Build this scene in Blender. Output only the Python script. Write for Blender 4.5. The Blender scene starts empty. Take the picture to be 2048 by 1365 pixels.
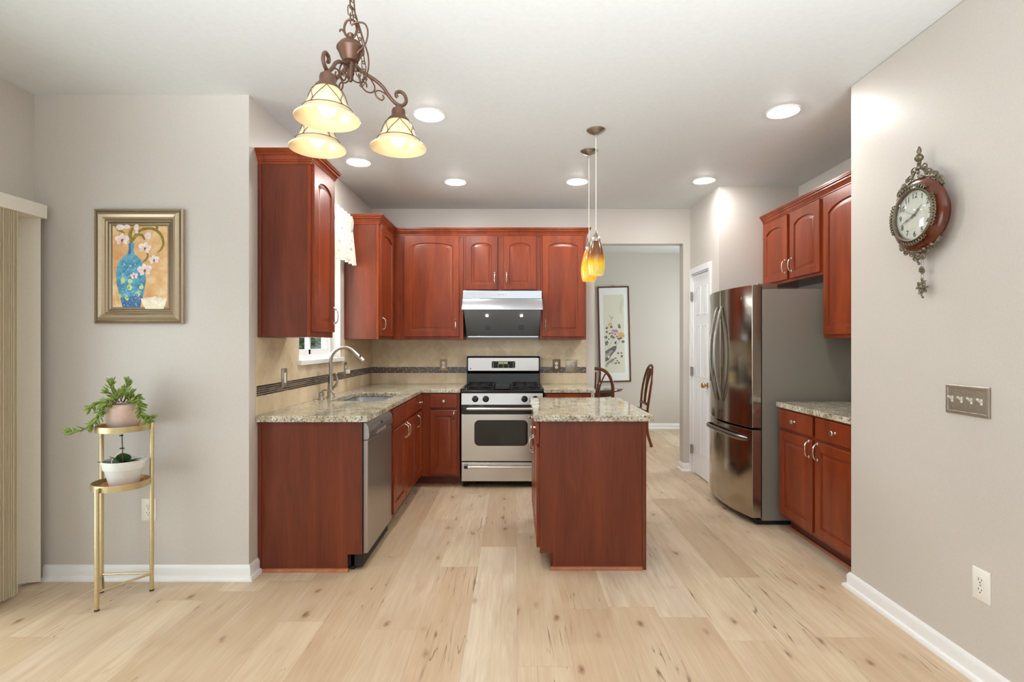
import bpy, bmesh, math, random
from mathutils import Vector, Matrix
random.seed(7)
S = bpy.context.scene
COL = S.collection
PI = math.pi

# ------------------------------------------------------------------ camera, world, exposure
H = 1.337            # eye height
CEIL = 2.743
cam = bpy.data.cameras.new('camera'); camo = bpy.data.objects.new('camera', cam); COL.objects.link(camo)
camo.location = (0, 0, H); camo.rotation_euler = (PI/2, 0, 0)
cam.sensor_width = 36; cam.lens = 36*1050/2048
cam.shift_x = -6/2048; cam.shift_y = 4.5/2048
cam.clip_start = .05
S.camera = camo
S.view_settings.view_transform = 'Standard'; S.view_settings.look = 'None'
S.view_settings.gamma = 1; S.view_settings.use_curve_mapping = False
S.view_settings.exposure = 0.04
S.cycles.use_denoising = True
S.cycles.max_bounces = 10; S.cycles.diffuse_bounces = 6; S.cycles.glossy_bounces = 4
S.cycles.transmission_bounces = 8; S.cycles.transparent_max_bounces = 12
S.cycles.caustics_reflective = False; S.cycles.caustics_refractive = False
S.cycles.sample_clamp_indirect = 6
W = bpy.data.worlds.new('sky'); S.world = W; W.use_nodes = True
W.node_tree.nodes['Background'].inputs[0].default_value = (.90, .96, 1, 1)
W.node_tree.nodes['Background'].inputs[1].default_value = 1.32

def area(name, loc, rot, sx, sy, power, col=(1, 1, 1)):
    l = bpy.data.lights.new(name, 'AREA'); l.shape = 'RECTANGLE'; l.size = sx; l.size_y = sy
    l.energy = power; l.color = col
    o = bpy.data.objects.new(name, l); COL.objects.link(o); o.location = loc; o.rotation_euler = rot
    return o
# added fill light behind the camera, aimed up and forward to brighten the ceiling
fl = area('ceiling_fill', (0.2, -1.0, 1.5), (PI/2+.64, 0, 0), 3.4, 1.0, 76, (.93, .965, 1)); fl.data.spread = math.radians(62)
# daylight outside the kitchen window and patio door; added fill outside the dining window
area('kitchen_window_daylight', (-2.2, 4.1, 1.6), (0, -PI/2-.12, 0), 1.3, 1.5, 90, (.90, .96, 1))
area('patio_daylight', (-3.2, 1.6, 1.2), (0, -PI/2, 0), 2.0, 2.2, 46, (.93, .97, 1))
area('dining_fill', (3.75, 6.9, 1.55), (0, PI/2, 0), 1.5, 1.7, 75, (.97, .98, 1))

# shaft of sun falling through the kitchen window onto the counter by the sink
sl_ = bpy.data.lights.new('sun_shaft', 'SPOT'); sl_.energy = 900; sl_.spot_size = math.radians(11); sl_.spot_blend = .3; sl_.color = (1, .97, .92); sl_.shadow_soft_size = .02
so_ = bpy.data.objects.new('sun_shaft', sl_); COL.objects.link(so_); so_.location = (-3.6, 4.75, 4.2)
so_.rotation_euler = (Vector((-1.15, 4.42, .91))-Vector((-3.6, 4.75, 4.2))).to_track_quat('-Z', 'Y').to_euler()
# ------------------------------------------------------------------ helpers
class MB:
    """collects geometry (world or local coordinates) for ONE mesh object"""
    def __init__(s, xf=None):
        s.v = []; s.f = []; s.m = []; s.xf = xf; s.mi = 0
    def add(s, vs, fs, mi=None):
        b = len(s.v)
        s.v += [tuple(s.xf(*p)) if s.xf else tuple(p) for p in vs]
        s.f += [tuple(b+i for i in f) for f in fs]
        s.m += [s.mi if mi is None else mi]*len(fs)
        return s
    def box(s, x0, x1, y0, y1, z0, z1, mi=None):
        vs = [(x, y, z) for x in (x0, x1) for y in (y0, y1) for z in (z0, z1)]
        return s.add(vs, [(0, 1, 3, 2), (4, 6, 7, 5), (0, 4, 5, 1), (2, 3, 7, 6), (0, 2, 6, 4), (1, 5, 7, 3)], mi)
    def prism(s, pts, a0, a1, axis='y', mi=None):
        n = len(pts)
        def P(p, a):
            return (a, p[0], p[1]) if axis == 'x' else (p[0], a, p[1]) if axis == 'y' else (p[0], p[1], a)
        vs = [P(p, a0) for p in pts]+[P(p, a1) for p in pts]
        fs = [tuple(range(n)), tuple(range(2*n-1, n-1, -1))]+[(i, (i+1) % n, n+(i+1) % n, n+i) for i in range(n)]
        return s.add(vs, fs, mi)
    def rings(s, rings, closed_ring=True, cap0=True, cap1=True, loop=False, mi=None):
        n = len(rings[0]); vs = [p for r in rings for p in r]; fs = []
        m = len(rings)
        for k in range(m if loop else m-1):
            a = k*n; b = ((k+1) % m)*n
            for i in range(n if closed_ring else n-1):
                j = (i+1) % n
                fs.append((a+i, a+j, b+j, b+i))
        if not loop:
            if cap0: fs.append(tuple(range(n-1, -1, -1)))
            if cap1: fs.append(tuple((m-1)*n+i for i in range(n)))
        return s.add(vs, fs, mi)
    def tube(s, path, r, seg=8, loop=False, flat=None, mi=None, cap=True):
        P = [Vector(p) for p in path]; n = len(P)
        rr = r if isinstance(r, (list, tuple)) else [r]*n
        T = []
        for i in range(n):
            a = P[i-1] if (i > 0 or loop) else P[i]; b = P[(i+1) % n] if (i < n-1 or loop) else P[i]
            t = (b-a); T.append(t.normalized() if t.length > 1e-9 else Vector((0, 0, 1)))
        up = Vector((0, 0, 1)) if abs(T[0].z) < .9 else Vector((1, 0, 0))
        N = (up-T[0]*up.dot(T[0])).normalized(); rs = []
        for i in range(n):
            N = N-T[i]*N.dot(T[i]); N = N.normalized() if N.length > 1e-6 else T[i].orthogonal().normalized()
            B = T[i].cross(N)
            f = flat if flat else 1
            rs.append([tuple(P[i]+(N*math.cos(2*PI*k/seg)+B*math.sin(2*PI*k/seg)*f)*rr[i]) for k in range(seg)])
        return s.rings(rs, loop=loop, cap0=cap, cap1=cap, mi=mi)
    def lathe(s, prof, c=(0, 0, 0), seg=32, axis='z', mi=None, a0=0, a1=2*PI, cap=True):
        full = abs(a1-a0-2*PI) < 1e-6
        k = seg if full else seg+1
        rs = []
        for r, h in prof:
            r = max(r, 1e-5)
            ring = []
            for i in range(k):
                a = a0+(a1-a0)*i/seg
                u, v = r*math.cos(a), r*math.sin(a)
                ring.append((c[0]+u, c[1]+v, c[2]+h) if axis == 'z' else (c[0]+u, c[1]+h, c[2]+v) if axis == 'y' else (c[0]+h, c[1]+u, c[2]+v))
            rs.append(ring)
        return s.rings(rs, closed_ring=full, cap0=cap and full, cap1=cap and full, mi=mi)
    def ball(s, c, r, sc=(1, 1, 1), seg=14, mi=None):
        rs = []
        for j in range(0, 9):
            t = PI*j/8; rad = max(math.sin(t), 1e-4)
            rs.append([(c[0]+r*sc[0]*rad*math.cos(2*PI*i/seg), c[1]+r*sc[1]*rad*math.sin(2*PI*i/seg), c[2]-r*sc[2]*math.cos(t)) for i in range(seg)])
        return s.rings(rs, mi=mi)
    def mold(s, path, prof, mi=None, loop=False):
        """sweep a (offset, z) profile along a plan polyline, offset to the left, mitred"""
        P = [Vector(p) for p in path]; n = len(P); rs = []
        for i in range(n):
            d0 = (P[i]-P[i-1]).normalized() if (i > 0 or loop) else None
            d1 = (P[(i+1) % n]-P[i]).normalized() if (i < n-1 or loop) else None
            if d0 is None: d0 = d1
            if d1 is None: d1 = d0
            n0 = Vector((-d0.y, d0.x)); n1 = Vector((-d1.y, d1.x))
            b = (n0+n1); b = b/(1+n0.dot(n1))
            rs.append([(P[i].x+b.x*d, P[i].y+b.y*d, z) for d, z in prof])
        return s.rings(rs, loop=loop, mi=mi)

def wloc(o):
    v = Vector((0, 0, 0))
    while o: v += o.location; o = o.parent
    return v
def link(name, mb, mats, parent=None, loc=None, local=False, bevel=0, seg=2, sharp=38):
    me = bpy.data.meshes.new(name)
    o = bpy.data.objects.new(name, me); COL.objects.link(o)
    if parent is not None: o.parent = parent; off = wloc(parent)
    else:
        off = Vector(loc) if loc else Vector((0, 0, 0)); o.location = off
    if local: off = Vector((0, 0, 0))
    me.from_pydata([tuple(Vector(p)-off) for p in mb.v], [], mb.f)
    bm = bmesh.new(); bm.from_mesh(me)
    for f, m in zip(bm.faces, mb.m): f.material_index = m; f.smooth = True
    bmesh.ops.recalc_face_normals(bm, faces=bm.faces); bm.to_mesh(me); bm.free()
    for m in (mats if isinstance(mats, (list, tuple)) else [mats]): me.materials.append(m)
    me.set_sharp_from_angle(angle=math.radians(sharp))
    if bevel:
        b = o.modifiers.new('bevel', 'BEVEL'); b.width = bevel; b.segments = seg; b.limit_method = 'ANGLE'
        b.angle_limit = math.radians(35); b.harden_normals = True
    return o
def tag(o, label, cat, group=None):
    o['label'] = label; o['category'] = cat
    if group: o['group'] = group
    return o
def thing(name, label, cat, loc=(0, 0, 0), rz=0, group=None):
    o = bpy.data.objects.new(name, None); COL.objects.link(o); o.empty_display_size = .1
    o.location = loc; o.rotation_euler = (0, 0, rz)
    return tag(o, label, cat, group)
def part(name, mb, mats, parent, **k): return link(name, mb, mats, parent=parent, **k)
def struct(name, mb, mats, **k):
    o = link(name, mb, mats, **k); o['kind'] = 'structure'; return o
def dup(o, parent=None):
    c = o.copy(); COL.objects.link(c)
    if parent is not None: c.parent = parent
    for ch in list(o.children): dup(ch, c)
    return c
def XF(orient, x0, y0, z0):
    if orient == 'S': return lambda u, v, w: (x0+u, y0+v, z0+w)
    if orient == 'E': return lambda u, v, w: (x0-v, y0+u, z0+w)
    if orient == 'W': return lambda u, v, w: (x0+v, y0-u, z0+w)
    if orient == 'N': return lambda u, v, w: (x0-u, y0-v, z0+w)
def spline(pts, n=6):
    """catmull-rom through points"""
    P = [Vector(p) for p in pts]; out = []
    for i in range(len(P)-1):
        a = P[i-1] if i else P[i]*2-P[1]; b = P[i]; c = P[i+1]; d = P[i+2] if i+2 < len(P) else P[i+1]*2-P[i]
        for k in range(n):
            t = k/n
            out.append(.5*((2*b)+(c-a)*t+(2*a-5*b+4*c-d)*t*t+(3*b-a-3*c+d)*t*t*t))
    out.append(P[-1]); return out
def text_mesh(mb, txt, size, place, mi=0, font_align='CENTER', extrude=0.0004):
    cu = bpy.data.curves.new('t', 'FONT'); cu.body = txt; cu.size = size; cu.align_x = font_align; cu.align_y = 'CENTER'
    cu.extrude = extrude; cu.resolution_u = 3
    o = bpy.data.objects.new('t', cu); COL.objects.link(o)
    dg = bpy.context.evaluated_depsgraph_get(); me = o.evaluated_get(dg).to_mesh()
    vs = [place(v.co.x, v.co.y, v.co.z) for v in me.vertices]
    fs = [tuple(p.vertices) for p in me.polygons]
    mb.add(vs, fs, mi)
    o.evaluated_get(dg).to_mesh_clear()
    bpy.data.objects.remove(o); bpy.data.curves.remove(cu)

# ------------------------------------------------------------------ materials
def srgb(r, g, b):
    f = lambda c: (c/255/12.92) if c/255 <= .04045 else ((c/255+.055)/1.055)**2.4
    return (f(r), f(g), f(b), 1)
class NT:
    def __init__(s, name):
        s.m = bpy.data.materials.new(name); s.m.use_nodes = True; s.t = s.m.node_tree; s.n = s.t.nodes; s.l = s.t.links
        s.b = s.n['Principled BSDF']; s.out = s.n['Material Output']
    def node(s, typ, ins=None, **k):
        nd = s.n.new(typ)
        for a, v in k.items(): setattr(nd, a, v)
        for i, v in (ins or {}).items():
            if isinstance(v, bpy.types.NodeSocket): s.l.new(v, nd.inputs[i])
            else: nd.inputs[i].default_value = v
        return nd
    def math(s, op, a, b=None, c=None):
        ins = {0: a}
        if b is not None: ins[1] = b
        if c is not None: ins[2] = c
        return s.node('ShaderNodeMath', ins, operation=op).outputs[0]
    def mix(s, fac, a, b, blend='MIX'):
        nd = s.node('ShaderNodeMix', data_type='RGBA', blend_type=blend)
        for i, v in ((0, fac), (6, a), (7, b)):
            if isinstance(v, bpy.types.NodeSocket): s.l.new(v, nd.inputs[i])
            else: nd.inputs[i].default_value = v
        return nd.outputs[2]
    def ramp(s, fac, stops):
        nd = s.node('ShaderNodeValToRGB', {0: fac}); e = nd.color_ramp.elements
        while len(e) < len(stops): e.new(.5)
        for el, (p, c) in zip(e, stops): el.position = p; el.color = c
        return nd.outputs[0]
    def coord(s, scale=(1, 1, 1), kind='Object', loc=(0, 0, 0)):
        tc = s.node('ShaderNodeTexCoord')
        return s.node('ShaderNodeMapping', {0: tc.outputs[kind], 1: loc, 3: scale}).outputs[0]
    def noise(s, vec, scale, detail=3, rough=.5, dist=0):
        return s.node('ShaderNodeTexNoise', {'Vector': vec, 'Scale': scale, 'Detail': detail, 'Roughness': rough, 'Distortion': dist}).outputs[0]
    def bump(s, h, strength=.1, dist=.01):
        nd = s.node('ShaderNodeBump', {'Height': h, 'Strength': strength, 'Distance': dist}); s.l.new(nd.outputs[0], s.b.inputs['Normal'])
    def set(s, **k):
        for a, v in k.items():
            i = s.b.inputs[a.replace('_', ' ')]
            if isinstance(v, bpy.types.NodeSocket): s.l.new(v, i)
            else: i.default_value = v
        return s
def simple(name, col, rough=.5, metal=0, bumps=0, bscale=60, **k):
    t = NT(name); t.set(Base_Color=col, Roughness=rough, Metallic=metal)
    n = t.noise(t.coord(), bscale, 3)
    if bumps: t.bump(n, bumps, .004)
    v = t.mix(.06, col, t.ramp(n, [(.3, (0, 0, 0, 1)), (.7, (1, 1, 1, 1))]), 'OVERLAY'); t.set(Base_Color=v)
    for a, b in k.items(): t.set(**{a: b})
    return t.m
def emit(name, col, strength):
    t = NT(name); t.set(Base_Color=col, Emission_Color=col, Emission_Strength=strength, Roughness=.6)
    return t.m
M = {}
M['wall'] = simple('wall_paint', srgb(205, 199, 191), .42, bumps=.05, bscale=220)
M['ceil'] = simple('ceiling_paint', srgb(220, 224, 225), .6, bumps=.14, bscale=45)
M['trim'] = simple('white_trim_paint', srgb(240, 240, 240), .35)
M['door_white'] = simple('white_door_paint', srgb(238, 239, 241), .4)
M['plastic_white'] = simple('white_plastic', srgb(240, 238, 230), .35)
M['plastic_dark'] = simple('dark_slot', srgb(35, 33, 30), .5)
M['black'] = simple('black_enamel', srgb(14, 14, 15), .18)
M['black_matte'] = simple('black_matte', srgb(20, 18, 18), .6)
M['chrome'] = simple('satin_nickel', srgb(214, 208, 200), .22, 1)
M['nickel'] = simple('brushed_nickel', srgb(176, 168, 155), .32, 1)
M['plate_nickel'] = simple('wall_plate_nickel', srgb(168, 158, 142), .38, .85)
M['brass'] = simple('brass', srgb(196, 165, 100), .25, 1)
M['gold'] = simple('champagne_gold_metal', srgb(205, 186, 142), .36, .75)
M['bronze'] = simple('rubbed_bronze', srgb(92, 64, 48), .45, .35)
M['pewter'] = simple('antique_pewter', srgb(120, 110, 92), .38, .85, bumps=.3, bscale=150)
M['grey_panel'] = simple('fridge_side_grey', srgb(136, 131, 122), .42, .1, bumps=.04, bscale=500)
M['glass_dark'] = simple('oven_glass', srgb(30, 26, 26), .06)
M['terracotta'] = simple('terracotta', srgb(196, 120, 84), .7, bumps=.1)
M['pot_pink'] = simple('pink_ceramic', srgb(226, 198, 184), .4)
M['pot_white'] = simple('white_pot_plastic', srgb(226, 225, 218), .45)
M['soil'] = simple('potting_soil', srgb(70, 52, 38), .9, bumps=.6, bscale=90)
M['leaf'] = simple('succulent_leaf', srgb(132, 156, 72), .35, bscale=30)
M['leaf_dark'] = simple('orchid_leaf', srgb(58, 92, 52), .3, bscale=30)
M['stem'] = simple('plant_stem', srgb(110, 78, 60), .6)
M['slat_tan'] = simple('blind_slat_vinyl', srgb(234, 223, 198), .5, bumps=.05, bscale=30)
M['white_and_lit_slat'] = simple('blind_white_and_lit_slat', srgb(232, 228, 216), .5)
M['rubber'] = simple('rubber_foot', srgb(60, 50, 40), .8)
M['bowlwhite'] = simple('clock_dial', srgb(238, 236, 228), .35)
M['ink'] = simple('dial_ink', srgb(120, 116, 108), .5)
M['paper'] = simple('print_mat', srgb(238, 240, 240), .7)
M['bulb'] = emit('lit_bulb', (1, .90, .74, 1), 4.5)
M['can'] = emit('lit_recessed_lens', (1, .98, .95, 1), 170)
M['hoodlamp'] = emit('hood_lamp', (1, .97, .92, 1), 6)

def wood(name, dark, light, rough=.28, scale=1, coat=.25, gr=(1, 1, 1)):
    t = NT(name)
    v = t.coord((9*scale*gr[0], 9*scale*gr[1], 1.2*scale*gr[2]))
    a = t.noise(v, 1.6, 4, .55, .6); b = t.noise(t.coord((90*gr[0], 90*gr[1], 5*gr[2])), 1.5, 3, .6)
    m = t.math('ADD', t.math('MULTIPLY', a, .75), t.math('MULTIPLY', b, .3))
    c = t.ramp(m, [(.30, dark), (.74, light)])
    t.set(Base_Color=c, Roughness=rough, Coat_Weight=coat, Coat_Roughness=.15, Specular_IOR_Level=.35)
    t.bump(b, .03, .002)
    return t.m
M['cherry'] = wood('cherry_door_wood', srgb(98, 35, 13), srgb(148, 64, 26), .30, .7, coat=.08)
M['cherry_panel'] = wood('cherry_side_veneer', srgb(84, 35, 20), srgb(124, 58, 36), .27, .6, .08)
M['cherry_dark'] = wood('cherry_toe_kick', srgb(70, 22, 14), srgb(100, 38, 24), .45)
M['walnut'] = wood('dining_chair_wood', srgb(84, 42, 24), srgb(128, 70, 40), .3)
M['tablewood'] = wood('dining_table_wood', srgb(48, 26, 18), srgb(78, 44, 30), .12, coat=.6)
M['clockwood'] = wood('clock_case_wood', srgb(72, 28, 12), srgb(112, 50, 24), .2, 2, .5)
M['shoe'] = wood('shoe_moulding_wood', srgb(150, 86, 56), srgb(186, 118, 80), .5)
M['framewood'] = wood('print_frame_wood', srgb(78, 38, 26), srgb(110, 60, 42), .4)

def granite():
    t = NT('granite_countertop'); v = t.coord()
    a = t.noise(v, 26, 6, .7); b = t.noise(v, 85, 5, .75); c = t.noise(v, 9, 3, .6)
    base = t.ramp(t.math('ADD', t.math('MULTIPLY', a, .6), t.math('MULTIPLY', c, .4)), [(.36, srgb(138, 126, 100)), (.5, srgb(200, 192, 168)), (.66, srgb(232, 228, 216))])
    dk = t.ramp(b, [(.41, (1, 1, 1, 1)), (.50, (0, 0, 0, 1))])
    c1 = t.mix(t.math('MULTIPLY', dk, .85), base, srgb(70, 62, 52))
    vo = t.node('ShaderNodeTexVoronoi', {'Vector': v, 'Scale': 120.0}); g = t.ramp(vo.outputs['Color'], [(.1, (1, 1, 1, 1)), (.25, (0, 0, 0, 1))])
    c2 = t.mix(t.math('MULTIPLY', g, .6), c1, srgb(125, 100, 66))
    t.set(Base_Color=c2, Roughness=.07, Specular_IOR_Level=.6); return t.m
M['granite'] = granite()

def steel(name, col, rough=.25, aniso=(600, 1, 1), metal=1, st=.06):
    t = NT(name); n = t.noise(t.coord(aniso), 1, 2)
    t.set(Base_Color=col, Metallic=metal, Roughness=t.node('ShaderNodeMapRange', {0: n, 3: rough*.8, 4: rough*1.25}).outputs[0])
    t.bump(n, st, .001); return t.m
M['steel'] = steel('stainless_steel', srgb(205, 200, 194), .24, (2, 2, 500))
M['steel_hood'] = steel('hood_steel', srgb(212, 216, 222), .2, (2, 2, 300))
M['steel_fridge'] = steel('fridge_stainless', srgb(176, 166, 152), .13, (300, 300, 2), st=.03)
M['handle_steel'] = simple('fridge_handle_steel', srgb(150, 145, 138), .28, 1)
M['steel_dw'] = steel('dishwasher_stainless', srgb(176, 172, 168), .3, (300, 300, 2))
M['steel_dark'] = steel('hood_filter_steel', srgb(150, 156, 165), .42, (3, 3, 3), .3)
M['sinksteel'] = steel('sink_steel', srgb(200, 202, 206), .28, (50, 50, 50))

def tile():
    t = NT('travertine_backsplash_tile'); geo = t.node('ShaderNodeNewGeometry')
    sp = t.node('ShaderNodeSeparateXYZ', {0: geo.outputs['Position']}); nn = t.node('ShaderNodeSeparateXYZ', {0: geo.outputs['Normal']})
    ax = t.math('GREATER_THAN', t.math('ABSOLUTE', nn.outputs[0]), .5)
    u = t.node('ShaderNodeMix', {0: ax, 2: sp.outputs[0], 3: sp.outputs[1]}, data_type='FLOAT').outputs[0]
    z = sp.outputs[2]; T = .102
    # straight courses below the mosaic band, diamonds above
    def grid(a, b):
        fa = t.math('FRACT', t.math('DIVIDE', a, T)); fb = t.math('FRACT', t.math('DIVIDE', b, T))
        e = lambda f: t.math('ABSOLUTE', t.math('SUBTRACT', f, .5))
        g = t.math('GREATER_THAN', t.math('MAXIMUM', e(fa), e(fb)), .484)
        ida = t.math('FLOOR', t.math('DIVIDE', a, T)); idb = t.math('FLOOR', t.math('DIVIDE', b, T))
        cv = t.node('ShaderNodeCombineXYZ', {0: ida, 1: idb}).outputs[0]
        return g, t.node('ShaderNodeTexWhiteNoise', {0: cv}).outputs[0]
    g1, w1 = grid(u, t.math('SUBTRACT', z, .92))
    g2, w2 = grid(t.math('MULTIPLY', t.math('ADD', u, z), .7071), t.math('MULTIPLY', t.math('SUBTRACT', u, z), .7071))
    up = t.math('GREATER_THAN', z, 1.06)
    mixf = lambda a, b: t.node('ShaderNodeMix', {0: up, 2: a, 3: b}, data_type='FLOAT').outputs[0]
    g = mixf(g1, g2); w = mixf(w1, w2)
    n = t.noise(t.coord((1, 1, 1)), 14, 5, .6)
    c = t.ramp(t.math('ADD', t.math('MULTIPLY', w, .30), t.math('MULTIPLY', n, .75)), [(.2, srgb(202, 178, 144)), (.5, srgb(218, 198, 164)), (.85, srgb(230, 216, 190))])
    c = t.mix(t.math('MULTIPLY', g, .55), c, srgb(222, 210, 188))
    t.set(Base_Color=c, Roughness=.4); t.bump(t.math('SUBTRACT', 1.0, g), .25, .002); return t.m
M['tile'] = tile()

def planks():
    t = NT('oak_vinyl_plank_floor'); geo = t.node('ShaderNodeNewGeometry')
    sp = t.node('ShaderNodeSeparateXYZ', {0: geo.outputs['Position']}); x, y = sp.outputs[0], sp.outputs[1]
    PW, PL = .2315, 1.52
    u = t.math('DIVIDE', t.math('SUBTRACT', x, .01), PW); iu = t.math('FLOOR', u); fu = t.math('SUBTRACT', u, iu)
    off = t.node('ShaderNodeTexWhiteNoise', {1: t.math('ADD', iu, 31.7)}, noise_dimensions='1D').outputs[0]
    v = t.math('ADD', t.math('DIVIDE', y, PL), off); iv = t.math('FLOOR', v); fv = t.math('SUBTRACT', v, iv)
    pid = t.node('ShaderNodeCombineXYZ', {0: iu, 1: iv}).outputs[0]
    wn = t.node('ShaderNodeTexWhiteNoise', {0: pid}, noise_dimensions='2D'); r = wn.outputs[0]
    shift = t.node('ShaderNodeVectorMath', {0: wn.outputs[1], 1: (40, 40, 40)}, operation='MULTIPLY').outputs[0]
    pos = t.node('ShaderNodeVectorMath', {0: geo.outputs['Position'], 1: shift}, operation='ADD').outputs[0]
    st = lambda a, b: t.node('ShaderNodeVectorMath', {0: pos, 1: (a, b, 1)}, operation='MULTIPLY').outputs[0]
    big = t.noise(st(5, .9), 1, 4, .55, .8); fine = t.noise(st(85, 3), 1, 4, .6, .5); ripple = t.noise(st(22, 2.2), 1, 3, .5, 1.2)
    base = t.ramp(r, [(0, srgb(208, 185, 154)), (.35, srgb(220, 202, 173)), (.7, srgb(200, 176, 145)), (1, srgb(228, 215, 191))])
    m = t.math('ADD', t.math('MULTIPLY', big, .6), t.math('MULTIPLY', ripple, .4))
    c = t.mix(t.math('MULTIPLY', t.ramp(m, [(.36, (1, 1, 1, 1)), (.60, (0, 0, 0, 1))]), .62), base, srgb(184, 152, 120))
    c = t.mix(t.math('MULTIPLY', t.ramp(fine, [(.35, (1, 1, 1, 1)), (.6, (0, 0, 0, 1))]), .16), c, srgb(150, 112, 78))
    # knots
    kv = t.node('ShaderNodeVectorMath', {0: pos, 1: (4.4, 2.1, 0)}, operation='MULTIPLY').outputs[0]
    kv = t.node('ShaderNodeVectorMath', {0: kv, 1: t.node('ShaderNodeVectorMath', {0: t.node('ShaderNodeTexNoise', {'Vector': pos, 'Scale': 14.0}).outputs[1], 1: (.16, .10, 0)}, operation='MULTIPLY').outputs[0]}, operation='ADD').outputs[0]
    vo = t.node('ShaderNodeTexVoronoi', {'Vector': kv, 'Scale': 1.0}, voronoi_dimensions='2D')
    keep = t.node('ShaderNodeMapRange', {0: t.node('ShaderNodeSeparateColor', {0: vo.outputs['Color']}).outputs[0], 1: .15, 2: .7}).outputs[0]
    kn = t.math('MULTIPLY', t.ramp(vo.outputs['Distance'], [(.0, (1, 1, 1, 1)), (.02, (.7, .7, .7, 1)), (.085, (0, 0, 0, 1))]), keep)
    halo = t.math('MULTIPLY', t.ramp(vo.outputs['Distance'], [(.04, (1, 1, 1, 1)), (.26, (0, 0, 0, 1))]), keep)
    c = t.mix(t.math('MULTIPLY', halo, .28), c, srgb(176, 136, 98))
    c = t.mix(t.math('MULTIPLY', kn, .9), c, srgb(96, 62, 38))
    # thin dark cracks along the grain
    cr = t.noise(st(16, .55), 1, 2, .5, 1.6)
    line = t.ramp(t.math('ABSOLUTE', t.math('SUBTRACT', cr, .5)), [(.0, (1, 1, 1, 1)), (.010, (0, 0, 0, 1))])
    msk = t.ramp(t.noise(st(2.0, 1.4), 1, 1), [(.53, (0, 0, 0, 1)), (.59, (1, 1, 1, 1))])
    c = t.mix(t.math('MULTIPLY', t.math('MULTIPLY', line, msk), .85), c, srgb(100, 66, 40))
    # joints
    ex = t.math('MULTIPLY', t.math('SUBTRACT', .5, t.math('ABSOLUTE', t.math('SUBTRACT', fu, .5))), PW)
    ey = t.math('MULTIPLY', t.math('SUBTRACT', .5, t.math('ABSOLUTE', t.math('SUBTRACT', fv, .5))), PL)
    j = t.math('LESS_THAN', t.math('MINIMUM', ex, ey), .0011)
    c = t.mix(t.math('MULTIPLY', j, .35), c, srgb(150, 118, 86))
    t.set(Base_Color=c, Roughness=t.node('ShaderNodeMapRange', {0: fine, 3: .34, 4: .5}).outputs[0])
    t.bump(t.math('ADD', t.math('MULTIPLY', fine, .3), t.math('SUBTRACT', 1.0, j)), .12, .001)
    return t.m
M['floor'] = planks()
def glassmat():
    t = NT('window_glass'); tr = t.node('ShaderNodeBsdfTransparent', {0: (.97, .99, .98, 1)}); gl = t.node('ShaderNodeBsdfGlossy', {0: (1, 1, 1, 1), 1: .02})
    mx = t.node('ShaderNodeMixShader', {0: .07, 1: tr.outputs[0], 2: gl.outputs[0]})
    t.l.new(mx.outputs[0], t.out.inputs[0]); return t.m
M['glass'] = glassmat()
def shade(name, stops, z0, z1, strength, noise=.0):
    t = NT(name); tc = t.node('ShaderNodeTexCoord'); sp = t.node('ShaderNodeSeparateXYZ', {0: tc.outputs['Object']})
    f = t.node('ShaderNodeMapRange', {0: sp.outputs[2], 1: z0, 2: z1}).outputs[0]
    if noise: f = t.math('ADD', f, t.math('MULTIPLY', t.math('SUBTRACT', t.noise(t.coord((1, 1, .6)), 26, 4, .6), .5), noise))
    c = t.ramp(f, stops)
    t.set(Base_Color=c, Emission_Color=c, Emission_Strength=strength, Roughness=.18, Coat_Weight=.4); return t.m
M['alabaster'] = shade('alabaster_shade_glass', [(0, srgb(238, 216, 172)), (.35, srgb(240, 218, 170)), (1, srgb(226, 190, 128))], -.19, -.09, .15, .35)
M['amber_brown'] = shade('amber_brown_shade_glass', [(0, srgb(214, 200, 110)), (.32, srgb(222, 184, 44)), (.48, srgb(180, 118, 24)), (.62, srgb(116, 66, 20)), (1, srgb(96, 56, 22))], 0, .222, .34, .15)
M['amber_yellow'] = shade('amber_yellow_shade_glass', [(0, srgb(236, 176, 60)), (.4, srgb(238, 186, 50)), (.75, srgb(226, 140, 34)), (1, srgb(200, 112, 30))], 0, .222, .42, .15)

# ------------------------------------------------------------------ room shell
XL, XKL, YN, YB = -2.72, -1.505, 2.97, 5.49      # left wall, kitchen left wall, nook wall, back wall
XP, YF, XKR, XR, YR = 1.83, 4.708, 2.543, 1.835, 2.87
YD = 8.2
struct('floor', MB().box(-2.9, 3.55, -2.5, 8.35, -.1, 0), M['floor'])
struct('ceiling', MB().box(-2.9, 3.55, -2.5, 8.35, CEIL, CEIL+.1), M['ceil'])
w = MB(); w.box(XL-.15, XL, -2.5, .55, 0, CEIL).box(XL-.15, XL, 2.62, YN, 0, CEIL).box(XL-.15, XL, .55, 2.62, 2.05, CEIL)
struct('wall_left', w, M['wall'])
struct('wall_nook', MB().box(XL-.15, XKL-.15, YN, YN+.15, 0, CEIL), M['wall'])
WY0, WY1, WZ0, WZ1 = 3.66, 4.52, 1.205, 2.16
w = MB()
w.box(XKL-.15, XKL, YN, WY0, 0, CEIL).box(XKL-.15, XKL, WY1, YB, 0, CEIL).box(XKL-.15, XKL, WY0, WY1, 0, WZ0).box(XKL-.15, XKL, WY0, WY1, WZ1, CEIL)
struct('wall_kitchen_left', w, M['wall'])
OX0, OX1, OZ = .831, 1.759, 2.379
w = MB(); w.box(XKL-.15, OX0, YB, YB+.12, 0, CEIL).box(OX0, OX1, YB, YB+.12, OZ, CEIL).box(OX1, 3.55, YB, YB+.12, 0, CEIL)
struct('wall_back', w, M['wall'])
PY0, PY1 = 4.935, 5.425
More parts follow.
